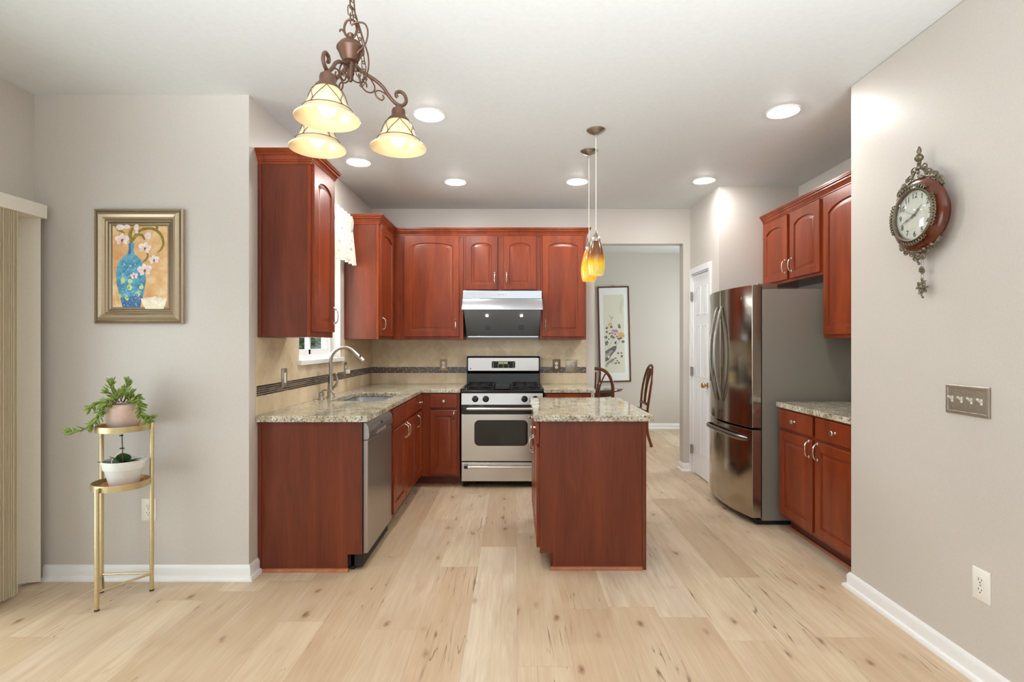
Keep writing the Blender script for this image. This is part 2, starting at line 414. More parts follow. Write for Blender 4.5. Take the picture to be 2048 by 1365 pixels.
w = MB(); w.box(XP, XP+.12, YF, PY0, 0, CEIL).box(XP, XP+.12, PY1, YB, 0, CEIL).box(XP, XP+.12, PY0, PY1, 2.045, CEIL)
struct('wall_pantry', w, M['wall'])
struct('wall_alcove', MB().box(XP+.12, XKR, YF, YF+.12, 0, CEIL), M['wall'])
struct('wall_kitchen_right', MB().box(XKR, XKR+.12, YR, YF+.12, 0, CEIL), M['wall'])
w = MB(); w.prism([(XR, -2.5), (XR+.12, -2.5), (XR+.12, YR-.12), (XKR+.12, YR-.12), (XKR+.12, YR), (XR, YR)], 0, CEIL, 'z')
struct('wall_right', w, M['wall'], bevel=.006)
struct('wall_dining_far', MB().box(-.75, 3.55, YD, YD+.12, 0, CEIL), M['wall'])
struct('wall_dining_left', MB().box(-.75, -.6, YB+.12, YD, 0, CEIL), M['wall'])
w = MB(); w.box(3.4, 3.55, YB+.12, 6.15, 0, CEIL).box(3.4, 3.55, 7.65, YD, 0, CEIL).box(3.4, 3.55, 6.15, 7.65, 0, .7).box(3.4, 3.55, 6.15, 7.65, 2.35, CEIL)
struct('wall_dining_right', w, M['wall'])

# baseboards with shoe
BP = [(0, 0), (.030, 0), (.030, .010), (.024, .019), (.0135, .022), (.0135, .066), (.009, .076), (.004, .084), (0, .084)]
struct('baseboard_nook', MB().mold([(XKL, 3.07), (XKL, YN), (-2.66, YN)], BP), M['trim'])
struct('baseboard_right', MB().mold([(XR, -2.5), (XR, YR), (1.94, YR)], BP), M['trim'])
struct('baseboard_opening_right', MB().mold([(1.829, YB), (OX1, YB), (OX1, YB+.12), (3.4, YB+.12)], BP), M['trim'])
struct('baseboard_opening_left', MB().mold([(OX0, YB+.12), (OX0, YB), (.725, YB)], BP), M['trim'])
struct('baseboard_dining', MB().mold([(3.4, YD), (-.6, YD)], BP), M['trim'])

# sliding patio door behind the blinds
d = thing('door_1', 'white framed sliding glass patio door behind the vertical blinds', 'door', (XL-.1, 1.6, 0)); d['kind'] = 'structure'
m = MB()
for y0, y1 in ((.55, .62), (1.55, 1.63), (2.55, 2.62)): m.box(XL-.13, XL-.03, y0, y1, 0, 2.05)
m.box(XL-.13, XL-.03, .62, 2.55, 0, .05).box(XL-.13, XL-.03, .62, 2.55, 1.98, 2.05)
part('frame', m, M['trim'], d)
part('glass', MB().box(XL-.09, XL-.08, .62, 2.55, .05, 1.98), M['glass'], d)

# kitchen window
d = thing('window_1', 'white window over the sink seen below the near wall cabinet', 'window', (XKL-.1, 4.09, WZ0)); d['kind'] = 'structure'
m = MB(); X0 = XKL-.15
for (a, b, z0, z1) in ((WY0, WY0+.035, WZ0, WZ1), (WY1-.035, WY1, WZ0, WZ1)): m.box(X0, X0+.07, a, b, z0, z1)
m.box(X0, X0+.07, WY0+.035, WY1-.035, WZ0, WZ0+.045).box(X0, X0+.07, WY0+.035, WY1-.035, WZ1-.035, WZ1)
part('window_frame', m, M['trim'], d, bevel=.003)
m = MB(); a, b = WY0+.035, WY1-.035; z0, z1 = WZ0+.045, WZ1-.035; mid = (a+b)/2
for q0, q1 in ((a, a+.03), (mid-.02, mid+.02), (b-.03, b)): m.box(X0+.025, X0+.055, q0, q1, z0, z1)
m.box(X0+.025, X0+.055, a+.03, b-.03, z0, z0+.04).box(X0+.025, X0+.055, a+.03, b-.03, z1-.03, z1)
part('sash', m, M['trim'], d, bevel=.002)
part('pane', MB().box(X0+.038, X0+.042, a+.03, b-.03, z0+.04, z1-.03), M['glass'], d)
part('sill', MB().box(X0+.07, XKL+.022, WY0+.001, WY1-.001, WZ0, WZ0+.012).box(XKL+.001, XKL+.03, WY0-.03, WY1+.03, WZ0-.022, WZ0+.012), M['trim'], d, bevel=.004)
# window added out of view on the right to brighten the dining room
d = thing('window_added', 'unseen tall window added on the right wall to light the dining room', 'window', (3.45, 6.9, .7)); d['kind'] = 'structure'
m = MB(); m.box(3.42, 3.5, 6.15, 6.21, .7, 2.35).box(3.42, 3.5, 7.59, 7.65, .7, 2.35).box(3.42, 3.5, 6.21, 7.59, .7, .76).box(3.42, 3.5, 6.21, 7.59, 2.29, 2.35).box(3.43, 3.49, 6.21, 7.59, 1.5, 1.55)
part('window_frame', m, M['trim'], d)
part('pane', MB().box(3.455, 3.46, 6.21, 7.59, .76, 2.29), M['glass'], d)

# pantry door
d = thing('door_2', 'white six panel pantry door beside the fridge', 'door', (XP, 5.18, 0)); d['kind'] = 'structure'
m = MB(); cw = .058
m.box(XP-.014, XP-.0005, PY0-cw, PY0, 0, 2.045+cw).box(XP-.014, XP-.0005, PY1, PY1+cw, 0, 2.045+cw).box(XP-.014, XP-.0005, PY0, PY1, 2.045, 2.045+cw)
m.box(XP, XP+.12, PY0, PY0+.012, 0, 2.045).box(XP, XP+.12, PY1-.012, PY1, 0, 2.045).box(XP, XP+.12, PY0+.012, PY1-.012, 2.033, 2.045)
part('casing', m, M['trim'], d, bevel=.004)
dw_ = (PY1-.014)-(PY0+.014)
xf = XF('W', XP+.04, PY1-.014, .012)
m = MB(xf); T = .035
m.box(0, dw_, -.028, .007, 0, 2.015)
def raised(m, u0, u1, w0, w1, y=-.028):
    R = lambda i, yy: [(u0+i, yy, w0+i), (u1-i, yy, w0+i), (u1-i, yy, w1-i), (u0+i, yy, w1-i)]
    m.rings([R(-.012, y+.001), R(-.010, y-.004), R(-.002, y-.004), R(.006, y+.0005), R(.012, y+.0005), R(.03, y-.004)], cap0=False)
s_ = .085; c_ = dw_/2
for (w0, w1) in ((.24, .86), (1.0, 1.50), (1.62, 1.88)):
    raised(m, s_, c_-.04, w0, w1); raised(m, c_+.04, dw_-s_, w0, w1)
dp = part('door_slab', m, M['door_white'], d)
for z in (.25, 1.05, 1.82):
    part('hinge', MB().box(XP-.018, XP+.004, PY1-.02, PY1-.004, z-.045, z+.045).lathe([(.005, -.047), (.005, .047)], (XP-.019, PY1-.014, z), 10), M['nickel'], d)
part('door_knob', MB().lathe([(.028, 0), (.028, -.006), (.012, -.010), (.011, -.03), (.022, -.036), (.028, -.048), (.024, -.060), (.0, -.064)], (XP+.012, PY0+.07, .935), 20, 'x'), M['brass'], d)

# ------------------------------------------------------------------ cabinet pieces
def door_mb(xf, w, h, rise=0.0, fr=.058, t=.02):
    """raised panel door, local x 0..w, z 0..h, back at y=0, front at y=-t; arch of the given rise"""
    m = MB(xf); K = 16 if rise else 4
    def outer(i, y):
        return [(i, y, i), (w-i, y, i)]+[(w-i-(w-2*i)*k/K, y, h-i) for k in range(K+1)]
    hw = w/2-fr
    def opening(i, y):
        x0, x1 = fr+i, w-fr-i; top = h-fr-rise
        pts = [(x0, y, fr+i), (x1, y, fr+i)]
        for k in range(K+1):
            x = x1-(x1-x0)*k/K; q = (x-w/2)/hw
            pts.append((x, y, top-i+rise*math.sqrt(max(0, 1-min(1, abs(q))**2.0*.93))-(rise*.26 if rise else 0)))
        return pts
    L = [outer(0, 0), outer(0, -t+.003), outer(.003, -t), opening(0, -t), opening(.003, -t+.009), opening(.009, -t+.0105), opening(.030, -t+.0015), opening(.036, -t+.0012)]
    m.rings(L); return m
def pull(parent, xf, u, w0, vertical=True, L=.100, mat=None):
    """arched bow pull, centred at (u, w0)"""
    pts = []
    for k in range(13):
        q = -1+2*k/12; pts.append((q*L/2, -.004-.026*math.sqrt(max(0, 1-abs(q)**2.6))))
    rr = [.0058-.0022*math.sin(PI*min(1, max(0, (k)/12)))+.001*(k in (6,)) for k in range(13)]
    m = MB(xf)
    path = [(u, y, w0+a) if vertical else (u+a, y, w0) for a, y in pts]
    m.tube(path, rr, 8)
    for e in (-1, 1):
        c = (u, -.003, w0+e*L/2) if vertical else (u+e*L/2, -.003, w0)
        m.ball(c, .0078, (1, .6, 1.25), 10)
    return part('handle', m, M['chrome'], parent)
def knob(parent, xf, u, w0):
    m = MB(xf); m.lathe([(.009, .0), (.006, -.004), (.005, -.014), (.013, -.018), (.0155, -.023), (.012, -.028), (.0, -.029)], (u, 0, w0), 16, 'y')
    return part('knob', m, M['chrome'], parent)
def cab_door(root, orient, o, w, h, rise=0, hu=None, hw=None, fr=.058):
    """o = world position of local origin (frame plane)"""
    xf = XF(orient, *o); dd = part('door', door_mb(xf, w, h, rise, fr), M['cherry'], root)
    if hu is not None:
        xf2 = lambda u, v, z: xf(u, v-.02, z); pull(dd, xf2, hu, hw)
    return dd
def cab_drawer(root, orient, o, w, h, kn=True, name='drawer'):
    xf = XF(orient, *o); dd = part(name, MB(xf).box(0, w, -.02, 0, 0, h), M['cherry'], root, bevel=.005, seg=3)
    if kn: knob(dd, lambda u, v, z: xf(u, v-.02, z), w/2, h/2)
    return dd
ZB, ZT = 1.373, 2.415     # upper cabinets
CROWN = [(0, 2.385), (.006, 2.385), (.006, 2.397), (.011, 2.400), (.011, 2.407), (.015, 2.410), (.018, 2.422), (.025, 2.433), (.030, 2.436), (.030, 2.443), (.036, 2.448), (.040, 2.451), (.040, 2.457), (.045, 2.459), (.045, 2.468), (0, 2.468)]

# --- left wall, near upper
UX = -1.20
t = thing('wall_cabinet', 'tall cherry wall cabinet nearest the camera on the left, plain side panel facing out', 'cabinet', (-1.35, 3.27, ZB), group='cherry wall cabinets')
m = MB().box(XKL+.001, UX-.02, 3.075, 3.455, ZB, ZT); part('body', m, M['cherry_panel'], t, bevel=.002)
part('face_frame', MB().box(UX-.02, UX, 3.075, 3.455, ZB, ZT), M['cherry'], t, bevel=.002)
part('scribe_moulding', MB().box(XKL+.001, XKL+.022, 3.066, 3.075, ZB, 2.385), M['cherry_panel'], t, bevel=.003)
cab_door(t, 'E', (UX, 3.09, 1.408), .350, .985, .06, .325, .105)
part('crown_moulding', MB().mold([(XKL+.001, 3.455), (UX, 3.455), (UX, 3.075), (XKL+.001, 3.075)], CROWN), M['cherry'], t)
# --- left wall, corner upper
t = thing('wall_cabinet', 'cherry wall cabinet in the far left corner past the window, glossy side panel', 'cabinet', (-1.35, 5.0, ZB), group='cherry wall cabinets')
part('body', MB().box(XKL+.001, UX-.02, 4.62, YB-.001, ZB, ZT), M['cherry_panel'], t, bevel=.002)
part('face_frame', MB().box(UX-.02, UX, 4.62, 5.163, ZB, ZT), M['cherry'], t, bevel=.002)
cab_door(t, 'E', (UX, 4.64, 1.402), .46, .99, .06, .035, .11)
# --- back wall uppers
UY = 5.165
def back_upper(label, x0, x1, z0, doors, ZD):
    t = thing('wall_cabinet', label, 'cabinet', ((x0+x1)/2, 5.33, z0), group='cherry wall cabinets')
    part('body', MB().box(x0, x1, UY+.02, YB-.001, z0, ZT), M['cherry_panel'], t)
    part('face_frame', MB().box(x0, x1, UY, UY+.02, z0, ZT), M['cherry'], t, bevel=.0015)
    for (a, b, hs) in doors:
        cab_door(t, 'S', (a, UY, ZD), b-a, 2.394-ZD, .05, (b-a-.03) if hs > 0 else .03, .115)
    return t
back_upper('wide single door cherry wall cabinet left of the range hood', UX+.001, -.509, ZB, [(-1.088, -.549, 1)], 1.402)
back_upper('short two door cherry wall cabinet directly above the range hood', -.507, .248, 1.842, [(-.487, -.170, 1), (-.113, .211, -1)], 1.862)
back_upper('narrow single door cherry wall cabinet right of the range hood', .250, .70, ZB, [(.268, .675, -1)], 1.402)
cm = MB().mold([(.70, YB-.001), (.70, UY), (UX, UY), (UX, 4.62), (XKL+.001, 4.62)], CROWN)
tag(link('crown_moulding', cm, M['cherry'], loc=(0, 5.1, 2.4)), 'cherry crown moulding running round the corner over the back wall cabinets', 'moulding')

# --- right wall uppers
RX = 2.235
t = thing('wall_cabinet', 'cherry wall cabinet with two arched doors above the fridge', 'cabinet', (2.4, 4.25, 1.838), group='cherry wall cabinets')
part('body', MB().box(RX+.02, XKR-.001, 3.80, YF-.001, 1.838, ZT), M['cherry_panel'], t)
part('face_frame', MB().box(RX, RX+.02, 3.80, YF-.001, 1.838, ZT), M['cherry'], t, bevel=.0015)
cab_door(t, 'W', (RX, 4.69, 1.860), .41, .532, .055, .385, .105)
cab_door(t, 'W', (RX, 4.235, 1.860), .41, .532, .055, .03, .105)
t = thing('wall_cabinet', 'full height cherry wall cabinet right of the fridge, cut off by the wall corner', 'cabinet', (2.4, 3.5, ZB), group='cherry wall cabinets')
part('body', MB().box(RX+.02, XKR-.001, 2.883, 3.798, ZB, ZT), M['cherry_panel'], t)
part('face_frame', MB().box(RX, RX+.02, 2.883, 3.798, ZB, ZT), M['cherry'], t, bevel=.0015)
cab_door(t, 'W', (RX, 3.775, 1.398), .56, .994, .075, .53, .11)
cab_door(t, 'W', (RX, 3.19, 1.398), .29, .994, .05, .03, .11)
tag(link('crown_moulding', MB().mold([(RX, 2.883), (RX, YF-.001)], CROWN), M['cherry'], loc=(2.2, 3.8, 2.4)), 'cherry crown moulding over the right wall cabinets by the fridge', 'moulding')

# --- left base run (faces +X)
BX = -.878
ep = thing('end_panel', 'plain cherry veneer end panel closing the left counter run', 'panel', (-1.2, 3.085, 0))
part('panel', MB().prism([(XKL+.001, 0), (-.981, 0), (-.981, .098), (-.899, .098), (-.899, .876), (XKL+.001, .876)], 3.075, 3.097, 'y'), M['cherry_panel'], ep, bevel=.0015)
part('scribe_moulding', MB().box(XKL+.001, XKL+.021, 3.067, 3.075, .02, .876), M['cherry_panel'], ep, bevel=.003)
part('shoe_moulding', MB().prism([(3.075, 0), (3.057, 0), (3.057, .008), (3.063, .017), (3.075, .019)], XKL+.032, -.975, 'x'), M['shoe'], ep)
def base_E(name, label, y0, y1, doors, sink=False):
    t = thing(name, label, 'cabinet', (-1.2, (y0+y1)/2, 0), group='cherry base cabinets')
    m = MB()
    if sink:
        m.box(XKL+.001, BX-.02, y0, y0+.018, .1, .876).box(XKL+.001, BX-.02, y1-.018, y1, .1, .876).box(XKL+.001, XKL+.015, y0+.018, y1-.018, .1, .876).box(XKL+.015, BX-.02, y0+.018, y1-.018, .1, .118)
    else: m.box(XKL+.001, BX-.02, y0, y1, .1, .876)
    part('body', m, M['cherry_panel'], t)
    part('face_frame', MB().box(BX-.02, BX, y0, y1, .1, .876), M['cherry'], t, bevel=.001)
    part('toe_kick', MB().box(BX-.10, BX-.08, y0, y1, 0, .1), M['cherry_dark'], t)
    for (a, b, hs, kn) in doors:
        cab_door(t, 'E', (BX, a, .124), b-a, .592, 0, (b-a-.03) if hs > 0 else .03, .53)
        cab_drawer(t, 'E', (BX, a, .738), b-a, .130, kn, 'drawer' if kn else 'false_front')
    return t
base_E('base_cabinet', 'cherry sink base with two doors and blank fronts beside the dishwasher', 3.705, 4.56, [(3.715, 4.125, 1, False), (4.14, 4.55, -1, False)], True)
base_E('base_cabinet', 'narrow cherry base cabinet with knobbed drawer nearest the inner corner', 4.562, 4.87, [(4.572, 4.855, -1, True)])
# --- back base run
BY = 4.872
t = thing('base_cabinet', 'cherry base cabinet with one drawer and door left of the range', 'cabinet', (-.9, 5.2, 0), group='cherry base cabinets')
part('body', MB().box(XKL+.001, -.513, BY+.02, YB-.001, .1, .876), M['cherry_panel'], t)
part('face_frame', MB().box(BX+.001, -.513, BY, BY+.02, .1, .876), M['cherry'], t, bevel=.001)
part('toe_kick', MB().box(BX-.08, -.513, BY+.075, BY+.095, 0, .1), M['cherry_dark'], t)
part('shoe_moulding', MB().prism([(BY+.075, 0), (BY+.060, 0), (BY+.060, .008), (BY+.068, .016), (BY+.075, .017)], BX-.06, -.513, 'x'), M['shoe'], t)
cab_door(t, 'S', (-.785, BY, .124), .25, .592, 0, .222, .53, .05)
cab_drawer(t, 'S', (-.785, BY, .738), .25, .128)
t = thing('base_cabinet', 'cherry base cabinet right of the range, mostly hidden by the island', 'cabinet', (.49, 5.2, 0), group='cherry base cabinets')
part('body', MB().box(.274, .705, BY+.02, YB-.001, .1, .876), M['cherry_panel'], t)
part('face_frame', MB().box(.274, .705, BY, BY+.02, .1, .876), M['cherry'], t, bevel=.001)
part('toe_kick', MB().box(.274, .705, BY+.075, BY+.095, 0, .1), M['cherry_dark'], t)
cab_door(t, 'S', (.296, BY, .124), .385, .592, 0, .03, .53)
cab_drawer(t, 'S', (.296, BY, .738), .385, .128)
# --- right base (faces -X)
FX = 1.915
t = thing('base_cabinet', 'cherry base cabinet with two drawers and two doors right of the fridge', 'cabinet', (2.2, 3.33, 0), group='cherry base cabinets')
part('body', MB().box(FX+.02, XKR-.001, 2.883, 3.785, .1, .876), M['cherry_panel'], t)
part('face_frame', MB().box(FX, FX+.02, 2.883, 3.785, .1, .876), M['cherry'], t, bevel=.001)
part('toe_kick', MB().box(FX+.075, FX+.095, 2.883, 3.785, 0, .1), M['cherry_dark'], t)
part('shoe_moulding', MB().box(FX+.060, FX+.075, 2.883, 3.785, 0, .016), M['shoe'], t, bevel=.005)
for (y, hs) in ((3.768, 1), (3.318, -1)):
    cab_door(t, 'W', (FX, y, .124), .415, .592, 0, (.385 if hs > 0 else .03), .53)
    cab_drawer(t, 'W', (FX, y, .738), .415, .128)

# --- island (doors face -X)
IX0, IX1, IY0, IY1 = .148, .762, 3.10, 4.03
t = thing('kitchen_island', 'small cherry kitchen island cabinet standing in the middle of the floor', 'island', (.45, 3.55, 0))
part('body', MB().box(IX0+.02, IX1, IY0+.012, IY1, .1, .876).box(IX0+.08, IX1, IY0+.012, IY1, 0, .1), M['cherry_panel'], t)
part('face_frame', MB().box(IX0, IX0+.02, IY0+.012, IY1, .1, .876), M['cherry'], t, bevel=.001)
part('side_panel', MB().prism([(IX0+.075, 0), (IX1-.002, 0), (IX1-.002, .876), (IX0, .876), (IX0, .098), (IX0+.075, .098)], IY0, IY0+.012, 'y'), M['cherry_panel'], t, bevel=.001)
part('corner_moulding', MB().box(IX1-.012, IX1+.012, IY0-.008, IY0+.02, 0, .876), M['cherry_panel'], t, bevel=.003)
part('shoe_moulding', MB().prism([(IY0, 0), (IY0-.016, 0), (IY0-.016, .008), (IY0-.010, .017), (IY0, .019)], IX0+.06, IX1-.012, 'x'), M['shoe'], t)
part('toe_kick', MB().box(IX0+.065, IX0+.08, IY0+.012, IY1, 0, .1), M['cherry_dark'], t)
for y, hs in ((4.015, 1), (3.56, -1)):
    cab_door(t, 'W', (IX0, y, .124), .44, .592, 0, .41 if hs > 0 else .03, .53)
    cab_drawer(t, 'W', (IX0, y, .738), .44, .128)

# ------------------------------------------------------------------ countertops
ZC0, ZC1 = .878, .914
SX0, SX1, SY0, SY1 = -1.365, -.965, 3.83, 4.50
def rrect(x0, x1, y0, y1, r, n=6):
    pts = []
    for cx, cy, a in ((x1-r, y1-r, 0), (x0+r, y1-r, 90), (x0+r, y0+r, 180), (x1-r, y0+r, 270)):
        for k in range(n+1):
            q = math.radians(a+90*k/n); pts.append((cx+r*math.cos(q), cy+r*math.sin(q)))
    return pts
def slab_with_hole(outer, hole, z0, z1):
    """horizontal slab with a hole, via bmesh triangle fill"""
    bm = bmesh.new()
    ev = []
    for loop in (outer, hole):
        vs = [bm.verts.new((p[0], p[1], z1)) for p in loop]
        for i in range(len(vs)): ev.append(bm.edges.new((vs[i], vs[(i+1) % len(vs)])))
    r = bmesh.ops.triangle_fill(bm, edges=ev, use_beauty=True)
    ex = bmesh.ops.extrude_face_region(bm, geom=bm.faces[:])
    for v in [g for g in ex['geom'] if isinstance(g, bmesh.types.BMVert)]: v.co.z = z0
    bm.verts.index_update(); m = MB(); m.add([tuple(v.co) for v in bm.verts], [tuple(v.index for v in f.verts) for f in bm.faces])
    bm.free(); return m
CFX, CFY = -.855, 4.848
outer = [(XKL+.001, 3.045), (CFX, 3.045), (CFX, CFY), (-.505, CFY), (-.505, YB-.001), (XKL+.001, YB-.001)]
hole = rrect(SX0, SX1, SY0, SY1, .06)
c = link('countertop', slab_with_hole(outer, hole, ZC0, ZC1), M['granite'], loc=(-1.2, 4.2, ZC0), bevel=.004)
tag(c, 'speckled beige granite countertop turning the corner around the sink', 'countertop', 'granite countertops')
c = link('countertop', MB().box(.267, .745, CFY, YB-.001, ZC0, ZC1), M['granite'], loc=(.5, 5.1, ZC0), bevel=.004)
tag(c, 'short granite countertop on the back wall right of the range', 'countertop', 'granite countertops')
c = link('countertop', MB().box(IX0-.035, IX1+.05, 3.07, 4.09, ZC0, ZC1), M['granite'], loc=(.45, 3.55, ZC0), bevel=.004)
tag(c, 'glossy granite countertop on the kitchen island', 'countertop', 'granite countertops')
c = link('countertop', MB().box(1.888, XKR-.001, 2.883, 3.80, ZC0, ZC1), M['granite'], loc=(2.2, 3.3, ZC0), bevel=.004)
tag(c, 'granite countertop on the right wall beside the fridge', 'countertop', 'granite countertops')

# backsplash
def band(m, xf, u0, u1, skip=()):
    """five staggered courses of slim mosaic pieces, leaving out the rectangles of wall plates"""
    for r in range(5):
        z0 = 1.0255+r*.0128; u = u0-(.043 if r % 2 else .0)-random.random()*.02
        while u < u1:
            L = .086+random.choice((-.02, 0, 0, .0)); a, b = max(u, u0)+.0018, min(u+L, u1)-.0018
            if b-a > .006: MBox = m.box(a, b, -.0065, -.004, z0+.001, z0+.0114, random.choice((0, 0, 0, 1, 2)))
            u += L
MOS = [simple('mosaic_dark_brown', srgb(48, 32, 28), .12), simple('mosaic_taupe', srgb(98, 82, 70), .2), simple('mosaic_espresso', srgb(70, 48, 40), .12)]
M['grout'] = simple('mosaic_grout', srgb(222, 214, 198), .8)
def splash(label, orient, o, u0, u1, cut=None, ztop=ZB-.002):
    xf = XF(orient, *o); t = thing('backsplash', label, 'backsplash', xf((u0+u1)/2, 0, ZC1))
    m = MB(xf)
    if cut:
        a, b, zc = cut; m.box(u0, a, -.004, -.0005, ZC1+.001, ztop).box(b, u1, -.004, -.0005, ZC1+.001, ztop).box(a, b, -.004, -.0005, ZC1+.001, zc)
    else: m.box(u0, u1, -.004, -.0005, ZC1+.001, ztop)
    part('tile_field', m, M['tile'], t)
    part('mosaic_grout', MB(xf).box(u0, u1, -.0052, -.004, 1.0245, 1.0905), M['grout'], t)
    m = MB(xf); band(m, xf, u0, u1); p = part('mosaic_band', m, MOS, t)
    return t
splash('beige stone backsplash on the left wall under the window with dark mosaic band', 'E', (XKL, 3.0, 0), .045, YB-3.0-.006, (WY0-.031-3.0, WY1+.031-3.0, WZ0-.024))
splash('beige stone backsplash on the back wall behind the range with dark mosaic band', 'S', (0, YB, 0), XKL+.006, .745)

# ------------------------------------------------------------------ sink, faucet, dispenser
t = thing('kitchen_sink', 'undermount stainless steel sink set into the corner countertop', 'sink', (-1.165, 4.16, .70))
rs = [[(p[0], p[1], z) for p in rrect(SX0-i, SX1+i, SY0-i, SY1+i, .06)] for i, z in ((.012, .877), (-.002, .877), (-.008, .74), (-.03, .70), (-.15, .695))]
part('bowl', MB().rings(rs, cap0=False), M['sinksteel'], t)
part('divider', MB().box(SX0+.008, SX1-.008, 4.155, 4.175, .70, .84), M['sinksteel'], t, bevel=.006)
part('drain', MB().lathe([(.04, 0), (.04, .004), (.028, .004), (.02, .002)], (-1.165, 3.98, .6955), 20), M['chrome'], t)
t = thing('faucet', 'brushed nickel gooseneck pull-down faucet behind the sink', 'faucet', (-1.425, 4.06, ZC1))
fx, fy = -1.425, 4.06
part('base', MB().lathe([(.033, 0), (.033, .006), (.029, .012), (.026, .05), (.0215, .10), (.0185, .17)], (fx, fy, ZC1), 24), M['nickel'], t)
arc = [(fx, fy, ZC1+.165), (fx, fy, ZC1+.27)]+[(fx+.105-.105*math.cos(a), fy-.01*math.sin(a/2), ZC1+.285+.105*math.sin(a)) for a in [PI*k/14 for k in range(0, 12)]]
part('neck', MB().tube(spline(arc, 3), .0135, 14), M['nickel'], t)
e = Vector(arc[-1]); dvec = (e-Vector(arc[-2])).normalized()
hd = [e-dvec*.005, e+dvec*.03, e+dvec*.075, e+dvec*.095, e+dvec*.10]
part('spray_head', MB().tube(hd, [.0145, .0165, .021, .021, .015], 16), M['nickel'], t)
part('button', MB().ball(tuple(e+dvec*.05+Vector((.012, -.012, .006))), .008, (1, 1, 1.6), 8), M['black_matte'], t)
part('lever', MB().tube(spline([(fx+.018, fy-.005, ZC1+.075), (fx+.045, fy-.012, ZC1+.10), (fx+.055, fy-.014, ZC1+.14), (fx+.047, fy-.014, ZC1+.175), (fx+.05, fy-.016, ZC1+.195)], 4), [.011]*5+[.0085]*5+[.0065]*3+[.010]*3+[.006], 12), M['nickel'], t)
t = thing('soap_dispenser', 'small brushed nickel soap dispenser standing left of the faucet', 'soap dispenser', (-1.45, 3.93, ZC1))
part('base', MB().lathe([(.026, 0), (.026, .006), (.018, .012), (.016, .03), (.021, .034), (.021, .05), (.012, .056)], (-1.45, 3.93, ZC1), 20), M['nickel'], t)
part('spout', MB().tube(spline([(-1.45, 3.93, ZC1+.052), (-1.44, 3.93, ZC1+.066), (-1.41, 3.93, ZC1+.072), (-1.37, 3.93, ZC1+.062), (-1.352, 3.93, ZC1+.048)], 4), .0058, 8), M['nickel'], t)

# ------------------------------------------------------------------ dishwasher
DX = -.903
t = thing('dishwasher', 'stainless dishwasher built in between end panel and sink base', 'dishwasher', (-1.15, 3.4, 0))
part('body', MB().box(XKL+.03, BX-.02, 3.10, 3.70, .02, .872), M['black_matte'], t)
dm = MB().prism([(BX-.019, .095), (DX+.030, .095), (DX+.034, .10), (DX+.034, .758), (DX+.030, .762), (BX-.019, .762)], 3.102, 3.698, 'y')
dd = part('door', dm, M['steel_dw'], t, bevel=.002)
fas = [(BX-.019, .765), (DX+.030, .765), (DX+.040, .775), (DX+.042, .80), (DX+.036, .84), (DX+.022, .866), (BX-.019, .868)]
part('control_panel', MB().prism(fas, 3.102, 3.698, 'y'), M['steel_dw'], t, bevel=.002)
part('handle_recess', MB().prism([(3.28, .772), (3.52, .772), (3.49, .792), (3.31, .792)], DX+.0395, DX+.0435, 'x'), M['grey_panel'], t)
part('indicator', MB().box(DX+.036, DX+.0425, 3.395, 3.415, .82, .838), M['black'], t)
part('toe_kick', MB().box(BX-.09, BX-.07, 3.10, 3.70, 0, .094), M['black_matte'], t)

# ------------------------------------------------------------------ range
RX0, RX1, RYF = -.500, .262, 4.842
t = thing('range', 'stainless and black gas range against the back wall', 'range', ((RX0+RX1)/2, 5.15, 0))
part('body', MB().box(RX0, RX1, RYF+.03, 5.45, .06, .895), M['black'], t)
for x in (RX0+.04, RX1-.04):
    for y in (RYF+.09, 5.38): part('foot', MB().lathe([(.016, 0), (.016, .06)], (x, y, 0), 12), M['black_matte'], t)
dr = part('drawer', MB().box(RX0+.006, RX1-.006, RYF, RYF+.03, .062, .236), M['steel'], t, bevel=.004)
m = MB(); m.tube([(RX0+.05, RYF-.028, .199), (RX1-.05, RYF-.028, .199)], .0095, 12)
part('handle', m, M['chrome'], dr)
for x in (RX0+.05, RX1-.05): part('handle_bracket', MB().box(x-.018, x+.018, RYF-.038, RYF, .186, .214), M['black'], dr, bevel=.004)
od = part('oven_door', MB().box(RX0+.004, RX1-.004, RYF, RYF+.03, .248, .682), M['steel'], t, bevel=.004)
part('upper_door_trim', MB().box(RX0+.004, RX1-.004, RYF-.002, RYF+.03, .684, .762), M['black'], od, bevel=.003)
m = MB(); m.prism(rrect(-.375, .118, .390, .628, .045), RYF-.003, RYF+.002, 'y')
part('window', m, M['glass_dark'], od)
part('handle', MB().tube([(RX0+.055, RYF-.045, .736), (RX1-.055, RYF-.045, .736)], .0125, 14), M['chrome'], od)
for x in (RX0+.045, RX1-.045): part('handle_bracket', MB().box(x-.022, x+.022, RYF-.056, RYF-.002, .722, .75), M['black'], od, bevel=.005)
cp = part('control_panel', MB().prism([(RYF+.004, .768), (RYF+.03, .768), (RYF+.03, .875), (RYF+.014, .875)], RX0+.004, RX1-.004, 'x'), M['steel'], t, bevel=.002)
for x in (-.368, -.270, .088, .188):
    k = MB(); yk = RYF+.009
    k.lathe([(.030, 0), (.030, -.006), (.024, -.010), (.022, -.024), (.018, -.028), (0, -.029)], (x, yk, .822), 24, 'y').box(x-.004, x+.004, yk-.034, yk-.02, .802, .842)
    part('knob', k, M['black'], cp)
